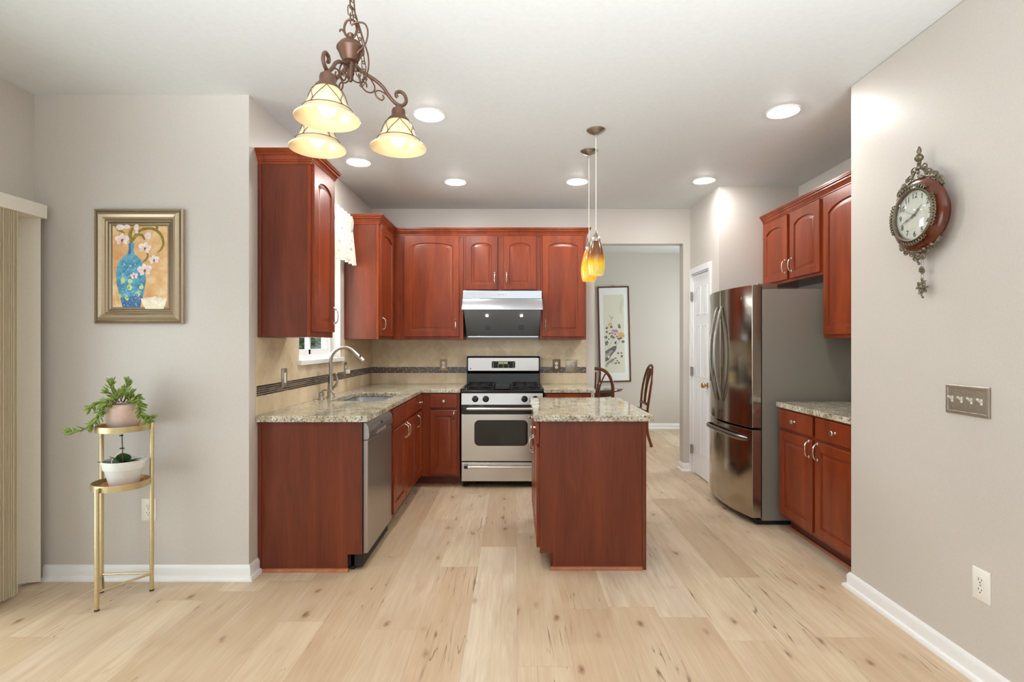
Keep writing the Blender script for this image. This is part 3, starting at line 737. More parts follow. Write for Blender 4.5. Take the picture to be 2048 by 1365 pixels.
# cooktop
m = MB().prism([(RYF+.005, .876), (5.40, .876), (5.40, .905), (RYF+.012, .905), (RYF, .895)], RX0-.002, RX1+.002, 'x')
m.box(RX0-.002, RX0+.02, RYF+.03, 5.40, .905, .912).box(RX1-.02, RX1+.002, RYF+.03, 5.40, .905, .912)
ct = part('cooktop', m, M['black'], t, bevel=.003)
for cx in (-.33, .09):
    for cy in (4.98, 5.25):
        b = part('burner', MB().lathe([(.052, 0), (.052, .006), (.036, .01), (.036, .018), (.03, .022), (0, .023)], (cx, cy, .9055), 22), M['black_matte'], ct)
def grate(x0, x1):
    m = MB(); z = .936; r = .0055
    y0, y1 = 4.885, 5.36
    for (a, b) in (((x0, y0), (x1, y0)), ((x0, y1), (x1, y1)), ((x0, y0), (x0, y1)), ((x1, y0), (x1, y1)), ((x0, (y0+y1)/2), (x1, (y0+y1)/2))):
        m.tube([(a[0], a[1], z), (b[0], b[1], z)], r, 6)
    xc = (x0+x1)/2
    for cy in (4.995, 5.24):
        for q in range(4):
            an = PI/4+q*PI/2; m.tube([(xc+.03*math.cos(an), cy+.03*math.sin(an), z+.003), (xc+.12*math.cos(an)*1.0, cy+.115*math.sin(an), z)], r*.9, 6)
    for x in (x0, x1):
        for y in (y0, (y0+y1)/2, y1): m.tube([(x, y, .906), (x, y, z)], r, 6)
    part('grate', m, M['black_matte'], ct)
grate(-.465, -.205); grate(-.03, .225)
part('centre_griddle', MB().box(-.19, -.045, 4.90, 5.35, .906, .928), M['black'], ct, bevel=.006)
# backguard
bg = part('backguard', MB().prism([(5.385, .905), (5.45, .905), (5.45, 1.205), (5.405, 1.205), (5.385, 1.19), (5.385, 1.045), (5.405, 1.03)], RX0+.004, RX1-.004, 'x'), M['black'], t, bevel=.010, seg=3)
m = MB(); m.prism(rrect(RX0+.018, RX1-.018, 1.054, 1.188, .012), 5.379, 5.386, 'y')
part('fascia', m, M['steel'], bg, bevel=.002)
m = MB(); m.prism(rrect(-.238, .002, 1.083, 1.152, .012), 5.374, 5.3795, 'y', 0); m.box(-.17, -.075, 5.3735, 5.376, 1.125, 1.147, 1)
for i in range(5):
    for j in range(3 if i not in (1, 3) else 2): m.ball((-.222+i*.0515, 5.3735, 1.094+j*.02), .0055, (1.5, .35, 1), 8, 2)
part('clock_display', m, [M['black_matte'], emit('green_display', (.30, .38, .12, 1), .35), M['grey_panel']], bg)
part('badge', MB().lathe([(.006, 0), (.006, -.002)], (RX0+.045, 5.379, 1.078), 14, 'y'), M['black_matte'], bg)

# ------------------------------------------------------------------ range hood
t = thing('range_hood', 'stainless range hood with dark sloping underside and two lit lamps', 'range hood', (-.12, 5.2, 1.395))
hx0, hx1 = -.500, .258
part('top_band', MB().box(hx0+.002, hx1-.002, 5.02, 5.487, 1.765, 1.840), M['steel_hood'], t, bevel=.002)
part('visor', MB().rings([[(hx0, 5.02, 1.763), (hx1, 5.02, 1.763), (hx1, 5.487, 1.763), (hx0, 5.487, 1.763)], [(hx0-.006, 4.972, 1.664), (hx1+.006, 4.972, 1.664), (hx1+.006, 5.487, 1.664), (hx0-.006, 5.487, 1.664)], [(hx0-.006, 4.972, 1.656), (hx1+.006, 4.972, 1.656), (hx1+.006, 5.487, 1.656), (hx0-.006, 5.487, 1.656)]]), M['steel_hood'], t, bevel=.001)
uy0, uz0, uy1, uz1 = 4.995, 1.6555, 5.32, 1.412
part('filter_panel', MB().prism([(uy0, uz0), (uy1, uz1), (5.487, uz1), (5.487, uz0)], hx0+.012, hx1-.012, 'x'), M['steel_dark'], t)
sl = Vector((0, uy1-uy0, uz1-uz0)).normalized(); nrm = Vector((0, sl.z, -sl.y))
for cx in (-.27, .062):
    c0 = Vector((cx, uy0, uz0))+sl*.085+nrm*.001
    rs = []
    for r, h in ((.013, 0), (.013, .006), (.001, .009)):
        rs.append([tuple(c0+Vector((r*math.cos(a), 0, 0))+sl*(r*math.sin(a))+nrm*h) for a in [2*PI*k/16 for k in range(16)]])
    part('lamp', MB().rings(rs), M['hoodlamp'], t)
    m = MB()
    for q in (.24, .265, .29):
        cc = Vector((cx, uy0, uz0))+sl*q+nrm*.001
        m.add([tuple(cc+Vector((a, 0, 0))+sl*b+nrm*h) for a in (-.028, .028) for b in (-.003, .003) for h in (0, .002)], [(0, 1, 3, 2), (4, 6, 7, 5), (0, 4, 5, 1), (2, 3, 7, 6), (0, 2, 6, 4), (1, 5, 7, 3)])
    part('vent_slots', m, M['steel_hood'], t)
part('oil_tray', MB().box(hx0+.02, hx1-.02, 5.315, 5.40, 1.396, 1.411), M['steel_hood'], t, bevel=.003)
for i in range(4):
    part('button', MB().lathe([(.006, 0), (.006, -.006), (.004, -.007), (0, -.007)], (-.155+i*.021, 5.02, 1.803), 12, 'y'), M['chrome'], t)

# ------------------------------------------------------------------ fridge
t = thing('refrigerator', 'stainless french door refrigerator with bottom freezer and grey side', 'refrigerator', (2.15, 4.27, 0))
gy0, gy1 = 3.845, 4.695; gxb = 1.812
part('body', MB().box(gxb, 2.50, gy0, gy1, .035, 1.735), M['grey_panel'], t, bevel=.004)
part('base_grille', MB().box(gxb-.03, 2.48, gy0+.02, gy1-.02, .005, .035), M['black_matte'], t)
def bowed(y0, y1, z0, z1, n=14):
    """door slab whose front bows outwards over the full fridge width"""
    yc, hw = (gy0+gy1)/2, (gy1-gy0)/2
    fx_ = lambda y: 1.738-.068*(1-((y-yc)/hw)**2)
    pts = [(gxb-.008, y1), (gxb-.008, y0)]+[(fx_(y0+(y1-y0)*k/n), y0+(y1-y0)*k/n) for k in range(n+1)]
    return MB().prism(pts, z0, z1, 'z'), fx_
ym = (gy0+gy1)/2
m, fxx = bowed(gy0, ym-.003, .715, 1.765); near = part('door', m, M['steel_fridge'], t, bevel=.004)
m, _ = bowed(ym+.003, gy1, .715, 1.765); far = part('door', m, M['steel_fridge'], t, bevel=.004)
m, _ = bowed(gy0, gy1, .055, .700); frz = part('freezer_drawer', m, M['steel_fridge'], t, bevel=.004)
part('gasket', MB().box(gxb-.008, gxb, gy0+.006, gy1-.006, .06, 1.755), M['plastic_dark'], t)
part('hinge_cover', MB().box(1.775, 1.93, gy0+.01, gy0+.07, 1.735, 1.775), M['nickel'], t, bevel=.006)
part('hinge_cover', MB().box(1.775, 1.93, gy1-.07, gy1-.01, 1.735, 1.775), M['nickel'], t, bevel=.006)
for yh, pr in ((ym-.045, near), (ym+.045, far)):
    zs = [.868+(1.632-.868)*k/20 for k in range(21)]
    pts = [(fxx(yh)-.008-.056*math.sin(PI*k/20)**.9, yh, zs[k]) for k in range(21)]
    part('handle', MB().tube(pts, [.008]+[.0135]*19+[.008], 12, flat=.75), M['handle_steel'], pr)
ys = [gy0+.045+(gy1-gy0-.09)*k/18 for k in range(19)]
pts = [(fxx(y)-.028*min(1, math.sin(PI*k/18)*3.2)-.002, y, .627+.012*math.sin(PI*k/18)) for k, y in enumerate(ys)]
part('handle', MB().tube(pts, [.012]+[.019]*17+[.012], 12, flat=.45), M['handle_steel'], frz)
# dispenser on the far door
yd0, yd1 = 4.42, 4.63
m = MB(); xs = fxx(4.42)-.003
m.prism([(fxx(yd0)-.002, yd0), (fxx(yd0)+.01, yd0), (fxx(yd1)+.01, yd1), (fxx(yd1)-.002, yd1)], .95, 1.45, 'z')
dsp = part('water_dispenser', m, M['steel_fridge'], far, bevel=.003)
m = MB(); m.prism([(fxx(yd0+.02)-.0035, yd0+.02), (fxx(yd0+.02), yd0+.02), (fxx(yd1-.02), yd1-.02), (fxx(yd1-.02)-.0035, yd1-.02)], 1.01, 1.27, 'z')
part('recess', m, M['glass_dark'], dsp)
part('badge', MB().lathe([(.011, 0), (.011, -.0025), (.008, -.003)], (fxx(gy0+.11), gy0+.11, 1.675), 18, 'x'), M['chrome'], near)

# ------------------------------------------------------------------ recessed ceiling lights
def can_light(x, y, label, src=None):
    if src is None:
        t = thing('recessed_light', label, 'ceiling light', (x, y, CEIL), group='recessed ceiling lights')
        part('trim_ring', MB().lathe([(.098, -.0005), (.098, -.004), (.090, -.007), (.078, -.003), (.076, -.0005)], (x, y, CEIL), 36, cap=False), M['trim'], t)
        part('lens', MB().lathe([(.0765, -.0008), (.0765, -.005), (.066, -.011), (.045, -.015), (0, -.017)], (x, y, CEIL), 36), M['can'], t)
        return t
    t = dup(src); t.location = (x, y, CEIL); t['label'] = label; return t
c0 = can_light(-.526, 3.23, 'lit recessed ceiling light nearest the chandelier, directly right of its shades')
for x, y, lb in ((-1.213, 4.07, 'lit recessed ceiling light over the sink, near the left wall cabinet'),
                 (-.518, 4.57, 'lit recessed ceiling light near the back wall left of the range hood'),
                 (.541, 4.56, 'lit recessed ceiling light just left of the pendant cords'),
                 (1.63, 4.53, 'lit recessed ceiling light in front of the pantry corner'),
                 (1.624, 3.18, 'lit recessed ceiling light nearest the right wall corner')):
    can_light(x, y, lb, c0)

# ------------------------------------------------------------------ pendants over the island
def pendant(x, y, z, mat, label):
    t = thing('pendant_lamp', label, 'pendant lamp', (x, y, z), group='pendant lamps over the island')
    part('canopy', MB().lathe([(.062, 0), (.062, -.004), (.048, -.016), (.022, -.028), (.008, -.032), (0, -.032)], (x, y, CEIL), 28), M['nickel'], t)
    part('cord_grip', MB().lathe([(.006, -.03), (.006, -.055), (.003, -.06)], (x, y, CEIL), 12), M['nickel'], t)
    part('cord', MB().tube([(x, y, CEIL-.05), (x+.001, y, z+.26)], .0028, 6), M['white_and_lit_slat'], t)
    part('cap', MB().lathe([(.029, .218), (.029, .238), (.024, .256), (.012, .270), (.006, .292), (0, .293)], (x, y, z), 24), M['nickel'], t)
    prof = [(.030, .222), (.038, .198), (.048, .16), (.056, .115), (.0585, .08), (.056, .04), (.048, .004), (.046, 0), (.043, .001), (.051, .04), (.054, .08), (.051, .115), (.044, .16), (.034, .198), (.027, .22)]
    sh = part('glass_shade', MB().lathe(prof, (x, y, z), 36, cap=False), mat, t)
    part('bulb', MB().ball((x, y, z+.085), .022, (1, 1, 1.5), 14), M['bulb'], t)
    return t
pendant(.533, 3.457, 1.785, M['amber_brown'], 'nearer pendant lamp with brown to yellow glass shade over the island')
pendant(.540, 3.835, 1.790, M['amber_yellow'], 'farther pendant lamp with orange yellow glass shade, half behind the other')

# ------------------------------------------------------------------ chandelier
CX, CY = -.567, 1.81
t = thing('chandelier', 'bronze scroll chandelier with three lit cream glass shades', 'chandelier', (CX, CY, 2.24))
C = (CX, CY, 0)
part('ceiling_canopy', MB().lathe([(.065, 0), (.065, -.006), (.05, -.02), (.02, -.034), (0, -.036)], (CX, CY, CEIL), 28), M['bronze'], t)
part('body', MB().lathe([(0, 2.405), (.010, 2.404), (.014, 2.398), (.010, 2.390), (.012, 2.384), (.024, 2.378), (.034, 2.372), (.046, 2.356), (.047, 2.350), (.040, 2.338), (.034, 2.322), (.026, 2.308), (.014, 2.304), (.012, 2.262), (.009, 2.256), (.010, 2.248), (.006, 2.240), (0, 2.239)], C, 32), M['bronze'], t)
ring = [(CX+.022*math.cos(a), CY, 2.422+.032*math.sin(a)) for a in [2*PI*k/20 for k in range(20)]]
part('top_ring', MB().tube(ring, .0042, 8, loop=True), M['bronze'], t)
part('hook', MB().tube(spline([(CX-.018, CY, 2.402), (CX-.026, CY, 2.416), (CX-.034, CY, 2.42), (CX-.037, CY, 2.412)], 4), .003, 8), M['bronze'], t)
def chain(path, pitch=.027):
    P = spline(path, 8); m = MB(); acc = 0; pts = [P[0]]; L = [0]
    for a, b in zip(P, P[1:]): L.append(L[-1]+(b-a).length)
    n = int(L[-1]/pitch); j = 0
    for k in range(n):
        s_ = (k+.5)*pitch
        while j < len(L)-2 and L[j+1] < s_: j += 1
        q = (s_-L[j])/max(L[j+1]-L[j], 1e-6); c = P[j].lerp(P[j+1], q); d = (P[j+1]-P[j]).normalized()
        side = (Vector((1, 0, 0)) if k % 2 else Vector((0, 1, 0))); side = (side-d*side.dot(d)).normalized()
        side = (side+d.cross(side)*.45).normalized()
        lp = []
        for a in range(16):
            an = 2*PI*a/16; ca, sa = math.cos(an), math.sin(an)
            lp.append(c+d*(.0105*(1 if ca > 0 else -1)*(1 if abs(ca) > .01 else 0)+.0075*ca)+side*.0078*sa)
        m.tube([tuple(p) for p in lp], .0019, 6, loop=True)
    return m
part('chain', chain([(CX, CY, 2.445), (CX-.002, CY, 2.55), (CX, CY, 2.72)]), M['bronze'], t)
wx = lambda px: (px-1030)/580; wz = lambda py: H+(687-py)/580
part('chain', chain([(CX+.006, CY, 2.70), (wx(706), CY-.01, wz(5)), (wx(714), CY-.012, wz(48)), (wx(723), CY-.012, wz(85)), (wx(728), CY-.012, wz(122)), (wx(731), CY-.01, wz(160)), (wx(724), CY-.008, wz(168)), (wx(715), CY, wz(140)), (wx(708), CY, wz(110))]), M['bronze'], t)
part('cord', MB().tube(spline([(wx(703), CY+.01, wz(-60)), (wx(708), CY+.01, wz(20)), (wx(716), CY+.01, wz(46)), (wx(726), CY+.012, wz(80)), (wx(735), CY+.01, wz(110)), (wx(734), CY+.01, wz(140)), (wx(722), CY+.01, wz(158))], 6), .0028, 6), M['bronze'], t)
part('wire', MB().tube(spline([(wx(706), CY-.02, wz(58)), (wx(717), CY-.02, wz(52)), (wx(733), CY-.02, wz(55)), (wx(739), CY-.02, wz(72)), (wx(734), CY-.02, wz(95)), (wx(722), CY-.02, wz(108)), (wx(712), CY-.015, wz(118))], 6), .0030, 8), M['bronze'], t)
ARM = [(.012, 2.312), (.022, 2.296), (.038, 2.284), (.062, 2.273), (.0875, 2.262), (.1125, 2.244), (.129, 2.223), (.148, 2.203), (.166, 2.193), (.184, 2.196), (.195, 2.212), (.190, 2.232), (.176, 2.242), (.161, 2.238), (.158, 2.226), (.164, 2.220)]
SC1 = [(.008, 2.278), (.02, 2.281), (.040, 2.279), (.066, 2.266), (.083, 2.238), (.074, 2.219), (.054, 2.217), (.038, 2.232), (.041, 2.247), (.053, 2.245), (.055, 2.232)]
SC2 = [(.083, 2.222), (.089, 2.207), (.105, 2.198), (.114, 2.206), (.110, 2.217)]
SC3 = [(.083, 2.222), (.096, 2.230), (.118, 2.224), (.145, 2.206)]
SC4 = [(.006, 2.300), (-.008, 2.282), (-.004, 2.258), (.016, 2.243), (.036, 2.245), (.048, 2.262), (.052, 2.276)]
for ang, d_r in ((-97, -.005), (27, .008), (150, -.004)):
    a = math.radians(ang); ca, sa = math.cos(a), math.sin(a)
    R = lambda pr, o=0: [(CX+r*ca-o*sa, CY+r*sa+o*ca, z) for r, z in pr]
    ar = part('arm', MB().tube(spline(R(ARM), 5), .0062, 10), M['bronze'], t)
    m = MB()
    for sc in (SC1, SC2, SC3, SC4): m.tube(spline(R(sc), 5), .0028, 6)
    part('scroll', m, M['bronze'], ar)
    sx, sy = CX+.167*ca, CY+.167*sa; zr = 2.040
    part('shade_holder', MB().lathe([(0, .152), (.010, .151), (.012, .143), (.022, .138), (.0245, .130), (.0245, .118), (.026, .112), (.038, .100), (.040, .092), (.036, .092)], (sx, sy, zr), 28), M['bronze'], ar)
    prof = [(.034, .096), (.043, .088), (.052, .070), (.062, .045), (.074, .024), (.083, .014), (.092, .008), (.1, 0), (.0985, -.003), (.090, .003), (.081, .010), (.071, .020), (.059, .042), (.049, .068), (.040, .085), (.031, .093)]
    sh = link('glass_shade', MB().lathe(prof, (sx, sy, zr), 44, cap=False), M['alabaster'], parent=ar)
    # wire cage over the shade: a ring and six looping wires
    def srf(q):  # point radius on outside of the shade at height h
        P = prof[:8]
        for (r0, h0), (r1, h1) in zip(P, P[1:]):
            if h1 <= q <= h0: return r0+(r1-r0)*(h0-q)/(h0-h1)
        return P[-1][0]
    m = MB(); m.tube([(sx+(srf(.026)+.003)*math.cos(b), sy+(srf(.026)+.003)*math.sin(b), zr+.026) for b in [2*PI*k/40 for k in range(40)]], .0013, 5, loop=True)
    for k in range(5):
        b0 = 2*PI*k/5-PI/2+.3
        for sgn in (1, -1):
            pts = []
            for i in range(11):
                q = i/10; h = .094-.067*min(1, q*1.12)**.9; b = b0+sgn*(.62*math.sin(q*PI*.62)**1.3)
                r = srf(max(h, .026))+.003
                pts.append((sx+r*math.cos(b), sy+r*math.sin(b), zr+max(h, .026)))
            m.tube(spline(pts, 2), .0012, 5)
    part('wire_cage', m, M['bronze'], sh)
    part('bulb', MB().ball((sx, sy, zr+.040), .0285, (1, 1, 1.25), 18), M['bulb'], ar)

# ------------------------------------------------------------------ vertical blinds
t = thing('vertical_blinds', 'cream vertical blinds stacked open at the left wall with white valance', 'blinds', (-2.66, 2.7, 0))
part('valance', MB().box(XL+.002, -2.605, .45, 2.925, 2.030, 2.105), M['white_and_lit_slat'], t, bevel=.003)
part('headrail', MB().box(-2.69, -2.65, .5, 2.88, 2.036, 2.07), M['trim'], t)
def slat(x, y, ang, mat, w=.089):
    m = MB(); hw = w/2; ca, sa = math.cos(ang), math.sin(ang); n = 6
    pr = []
    for k in range(n+1):
        u = -hw+w*k/n; v = .006*(1-(u/hw)**2); pr.append((x+u*ca-v*sa, y+u*sa+v*ca))
    back = [(p[0]+.0012*sa, p[1]-.0012*ca) for p in reversed(pr)]
    m.prism(pr+back, .018, 2.034, 'z'); part('slat', m, mat, t)
for k in range(24): slat(-2.656+random.uniform(-.002, .002), 2.755-k*.0105, math.radians(random.uniform(-3, 3)), M['slat_tan'])
slat(-2.672, 2.885, math.radians(20), M['white_and_lit_slat'], .105)  # last slat: the daylight on it is put into a whiter colour

# ------------------------------------------------------------------ painting on the nook wall
PS = 1264/250.0
def pw(px, py, s=357.0):  # source pixel of the close-up -> wall coordinates
    X = (150+px/PS-1030)/s; Z = H+(687-(400+py/PS))/s; return X, Z
t = thing('framed_painting', 'champagne gold framed painting of orchids in a blue vase', 'painting', (-2.12, YN, 1.77))
x0, z1 = pw(182, 88); x1, z0 = pw(1082, 1252); f0, f3 = YN-.001, YN-.034
prof = [(0, 0), (0, .020), (.006, .026), (.012, .022), (.020, .024), (.034, .036), (.048, .030), (.058, .018), (.064, .019), (.070, .012), (.078, .013), (.084, .008), (.094, .007), (.096, 0)]
rs = []
for d, h in prof: rs.append([(x0+d, YN-.001-h, z0+d), (x1-d, YN-.001-h, z0+d), (x1-d, YN-.001-h, z1-d), (x0+d, YN-.001-h, z1-d)])
m = MB()
for k in range(len(rs)):
    a_, b_ = rs[k], rs[(k+1) % len(rs)]; m.rings([a_, b_], cap0=False, cap1=False, mi=1 if k in (2, 3, 7, 9, 11) else 0)
M['frame_gold'] = simple('champagne_frame_gilding', srgb(192, 175, 148), .36, .7, bumps=.1, bscale=80)
fo = part('frame', m, [M['frame_gold'], simple('frame_dark_groove', srgb(126, 108, 84), .45, .6)], t, sharp=25)
m = MB()
d = .079
for k in range(int((x1-x0-2*d)/.0045)+1):
    for z in (z0+d, z1-d): m.box(x0+d+k*.0045-.001, x0+d+k*.0045+.001, YN-.016, YN-.012, z-.0012, z+.0012)
for k in range(int((z1-z0-2*d)/.0045)+1):
    for x in (x0+d, x1-d): m.box(x-.0012, x+.0012, YN-.016, YN-.012, z0+d+k*.0045-.001, z0+d+k*.0045+.001)
part('beading', m, M['bronze'], fo)
def canvas_bg():
    t_ = NT('painted_canvas_ground'); v = t_.coord(); n = t_.noise(v, 6, 5, .6); n2 = t_.noise(v, 40, 4, .6)
    c = t_.ramp(t_.math('ADD', t_.math('MULTIPLY', n, .8), t_.math('MULTIPLY', n2, .2)), [(.34, srgb(200, 136, 84)), (.5, srgb(222, 176, 118)), (.62, srgb(238, 214, 166))]); t_.set(Base_Color=c, Roughness=.5); return t_.m
def dapple(name, a, b, sc=45):
    t_ = NT(name); n = t_.noise(t_.coord(), sc, 5, .65); c = t_.ramp(n, [(.35, a), (.65, b)]); t_.set(Base_Color=c, Roughness=.5); return t_.m
pm = [canvas_bg(), dapple('painted_vase_blue', srgb(44, 120, 160), srgb(110, 184, 204), 22), dapple('painted_petal_white', srgb(226, 196, 190), srgb(250, 244, 238)),
      dapple('painted_leaf_olive', srgb(110, 92, 30), srgb(160, 140, 60)), dapple('painted_petal_centre', srgb(120, 34, 40), srgb(176, 84, 70)),
      dapple('painted_leaf_yellow', srgb(180, 210, 130), srgb(222, 226, 150)), dapple('painted_bowl_cream', srgb(240, 226, 190), srgb(252, 248, 230)), dapple('painted_vase_deep_blue', srgb(36, 92, 140), srgb(84, 120, 168)), dapple('painted_vase_light', srgb(130, 196, 214), srgb(170, 216, 226)), dapple('painted_vase_mid', srgb(60, 140, 182), srgb(90, 160, 196)), dapple('painted_ground_light', srgb(230, 200, 150), srgb(242, 220, 176)), dapple('painted_petal_shadow', srgb(222, 186, 190), srgb(236, 210, 208))]
cv = MB(); layer = [0]
def poly(pts, mi):
    layer[0] += 1; pts = [(min(922, max(358, a)), min(1103, max(240, b))) for a, b in pts]; y = YN-.0082-.000005*layer[0]
    P = [pw(*p) for p in pts]; b = len(P)
    c = (sum(p[0] for p in P)/b, sum(p[1] for p in P)/b)
    cv.add([(p[0], y, p[1]) for p in P], [tuple(range(b))], mi)
cx0, cz1 = pw(350, 236); cx1, cz0 = pw(930, 1108)
cv.box(x0+.092, x1-.092, YN-.008, YN-.002, z0+.092, z1-.092, 0)
def blob(cx, cy, rx, ry, mi, rot=0, n=14, wob=.08):
    pts = []
    for k in range(n):
        a = 2*PI*k/n; q = 1+random.uniform(-wob, wob); u, v = rx*q*math.cos(a), ry*q*math.sin(a); c_, s__ = math.cos(rot), math.sin(rot)
        pts.append((cx+u*c_-v*s__, cy+u*s__+v*c_))
    poly(pts, mi)
def ribbon(pts, w0, mi):
    P = spline([(p[0], p[1], 0) for p in pts], 6); n = len(P); L, R_ = [], []
    for i in range(n):
        d_ = (P[min(i+1, n-1)]-P[max(i-1, 0)]).normalized(); ww = w0*(max(0, math.sin(PI*(.08+.92*i/(n-1))))**.6+.15)/2
        L.append((P[i].x-d_.y*ww, P[i].y+d_.x*ww)); R_.append((P[i].x+d_.y*ww, P[i].y-d_.x*ww))
    for i in range(n-1): 
        if i == 0: layer[0] += 1
        y = YN-.0082-.000005*layer[0]
        q = [pw(*L[i]), pw(*L[i+1]), pw(*R_[i+1]), pw(*R_[i])]; cv.add([(p[0], y, p[1]) for p in q], [(0, 1, 2, 3)], mi)
ribbon([(560, 400), (590, 340), (660, 290), (760, 285), (840, 340), (868, 430), (840, 500), (800, 530)], 26, 3)
ribbon([(545, 420), (600, 350), (650, 350), (680, 400)], 26, 3)
ribbon([(540, 430), (530, 340), (560, 270)], 34, 3); ribbon([(600, 340), (560, 390), (545, 430)], 30, 3)
ribbon([(370, 245), (410, 290), (480, 330)], 26, 3); ribbon([(790, 245), (805, 275), (780, 300)], 26, 3)
poly([(512, 428), (572, 428), (566, 500), (580, 545), (640, 600), (680, 690), (692, 800), (668, 940), (640, 1040), (632, 1104), (458, 1104), (430, 990), (392, 850), (386, 730), (402, 640), (440, 590), (500, 540), (516, 490)], 1)
poly([(430, 990), (640, 960), (660, 985), (640, 1040), (632, 1104), (458, 1104)], 7)
poly([(516, 436), (540, 436), (540, 540), (510, 545), (518, 490)], 7)
for (x, y, r, b) in ((455, 810, 22, 30), (530, 820, 26, 26), (525, 880, 26, 34), (645, 880, 24, 22), (612, 945, 18, 36), (492, 985, 18, 34), (428, 970, 14, 24)): blob(x, y, r, b, 5, random.uniform(-.6, .6), 10)
ribbon([(700, 520), (710, 560), (690, 600), (650, 630)], 20, 3)
for k in range(150):
    q = random.random(); hw_ = 140*math.sin(PI*(.15+.75*q))**.6; x, y = 540+random.uniform(-hw_, hw_)*.92, 610+q*460
    blob(x, y, random.uniform(3, 11), random.uniform(3, 9), random.choice((8, 8, 9, 9, 7)), random.uniform(0, 3), 7, .3)
def orchid(cx, cy, s_, mi=2):
    tl = random.uniform(-.3, .3)
    for a, ra, rb, dd in ((-1.57, .30, .40, .5), (.75, .26, .38, .55), (2.4, .26, .38, .55), (-.25, .52, .44, .52), (-2.9, .52, .44, .52)):
        a += tl; blob(cx+s_*dd*math.cos(a), cy+s_*dd*math.sin(a), s_*ra, s_*rb, mi, a if ra > .5 else a+1.57, 14, .06)
        blob(cx+s_*dd*.7*math.cos(a), cy+s_*dd*.7*math.sin(a), s_*ra*.4, s_*rb*.25, 11, a, 9, .2)
    blob(cx, cy+s_*.10, s_*.16, s_*.24, 4, .3, 9); blob(cx-s_*.05, cy+s_*.28, s_*.09, s_*.10, 3, .3, 7)
for (x, y, s_) in ((450, 395, 72), (682, 480, 66), (775, 600, 56), (680, 705, 74), (572, 765, 40)): orchid(x, y, s_)
for (x, y, rx, ry) in ((430, 270, 44, 30), (500, 265, 34, 22), (596, 272, 26, 34), (600, 318, 18, 16), (712, 355, 36, 36)): blob(x, y, rx, ry, 2)
poly([(640, 1000), (905, 1000), (890, 1060), (870, 1104), (690, 1104), (655, 1050)], 6); blob(772, 998, 132, 14, 2, 0, 18, .02); blob(785, 982, 22, 8, 6)
part('canvas', cv, pm, t)

# ------------------------------------------------------------------ wall plates
def plate(name, label, cat, orient, o, w, h, mat, kind, group=None, slotmat=None, n=1):
    """o = wall point at the plate centre; local x to the viewer's right"""
    xf = XF(orient, *o); t = thing(name, label, cat, o, group=group)
    m = MB(xf)
    R = lambda i, y: [(-w/2+i, y, -h/2+i), (w/2-i, y, -h/2+i), (w/2-i, y, h/2-i), (-w/2+i, y, h/2-i)]
    if kind == 'bevelled': m.rings([R(0, -.0005), R(0, -.005), R(.004, -.009), (R(.012, -.009)), R(.014, -.006)])
    else: m.rings([R(0, -.0005), R(0, -.003), R(.004, -.006)])
    part('cover_plate', m, mat, t); return t, xf
def outlet_face(t, xf, cx=0, y=-.006, mat=None):
    mat = mat or M['plastic_white']
    for dz in (-.0195, .0195):
        m = MB(xf); m.lathe([(.0168, 0), (.0168, -.0015), (0, -.0018)], (cx, y, dz), 20, 'y', 0)
        m.box(cx-.008, cx-.0055, y-.0022, y-.001, dz-.001, dz+.008, 1).box(cx+.0055, cx+.008, y-.0022, y-.001, dz-.001, dz+.007, 1)
        m.lathe([(.0028, -.001), (.0028, -.0022), (0, -.0022)], (cx, y, dz-.0085), 8, 'y', 1)
        part('socket', m, [mat, M['plastic_dark']], t)
    part('screw', MB(xf).lathe([(.0035, 0), (.003, -.0015), (0, -.0018)], (cx, y, 0), 10, 'y'), M['nickel'], t)
def toggle(t, xf, cx, y=-.006, up=True):
    s_ = 1 if up else -1; m = MB(xf)
    m.box(cx-.005, cx+.005, y-.0012, y, -.012, .012)
    m.prism([(y, -.006*s_), (y-.018, .008*s_), (y-.019, .013*s_), (y-.014, .015*s_), (y, .005*s_)], cx-.0038, cx+.0038, 'x')
    part('toggle', m, M['plastic_white'], t, bevel=.0008)
    for z in (-.030, .030): part('screw', MB(xf).lathe([(.0035, 0), (.003, -.0015), (0, -.0018)], (cx, y, z), 10, 'y'), M['chrome'], t)
t, xf = plate('electrical_outlet', 'white duplex outlet on the nook wall behind the plant stand', 'outlet', 'S', (-2.07, YN, .396), .082, .124, M['plastic_white'], 'plain'); outlet_face(t, xf)
t, xf = plate('electrical_outlet', 'white duplex outlet low on the near right wall', 'outlet', 'W', (XR, 2.063, .385), .080, .126, M['plastic_white'], 'plain'); outlet_face(t, xf)
t, xf = plate('light_switch', 'four gang nickel switch plate on the near right wall', 'light switch', 'W', (XR, 2.127, 1.105), .206, .121, M['plate_nickel'], 'bevelled')
for i in range(4): toggle(t, xf, -.069+i*.046)
t, xf = plate('electrical_outlet', 'outlet with tan plate on the backsplash left of the range', 'outlet', 'S', (-.747, YB-.0045, 1.110), .076, .122, simple('stone_plate', srgb(176, 150, 116), .5), 'plain'); outlet_face(t, xf)
t, xf = plate('electrical_outlet', 'outlet with bronze plate on the backsplash right of the range', 'outlet', 'S', (.434, YB-.0045, 1.107), .080, .122, simple('bronze_plate', srgb(120, 98, 68), .4, .5), 'plain'); outlet_face(t, xf)
t, xf = plate('light_switch', 'two gang nickel switch plate on the backsplash beside the dining opening', 'light switch', 'S', (.589, YB-.0045, 1.103), .122, .122, M['plate_nickel'], 'plain')
for i in range(2): toggle(t, xf, -.023+i*.046)
t, xf = plate('light_switch', 'nickel rocker switch plate on the left backsplash near the counter end', 'light switch', 'E', (XKL+.0045, 3.41, 1.113), .076, .124, M['plate_nickel'], 'plain')
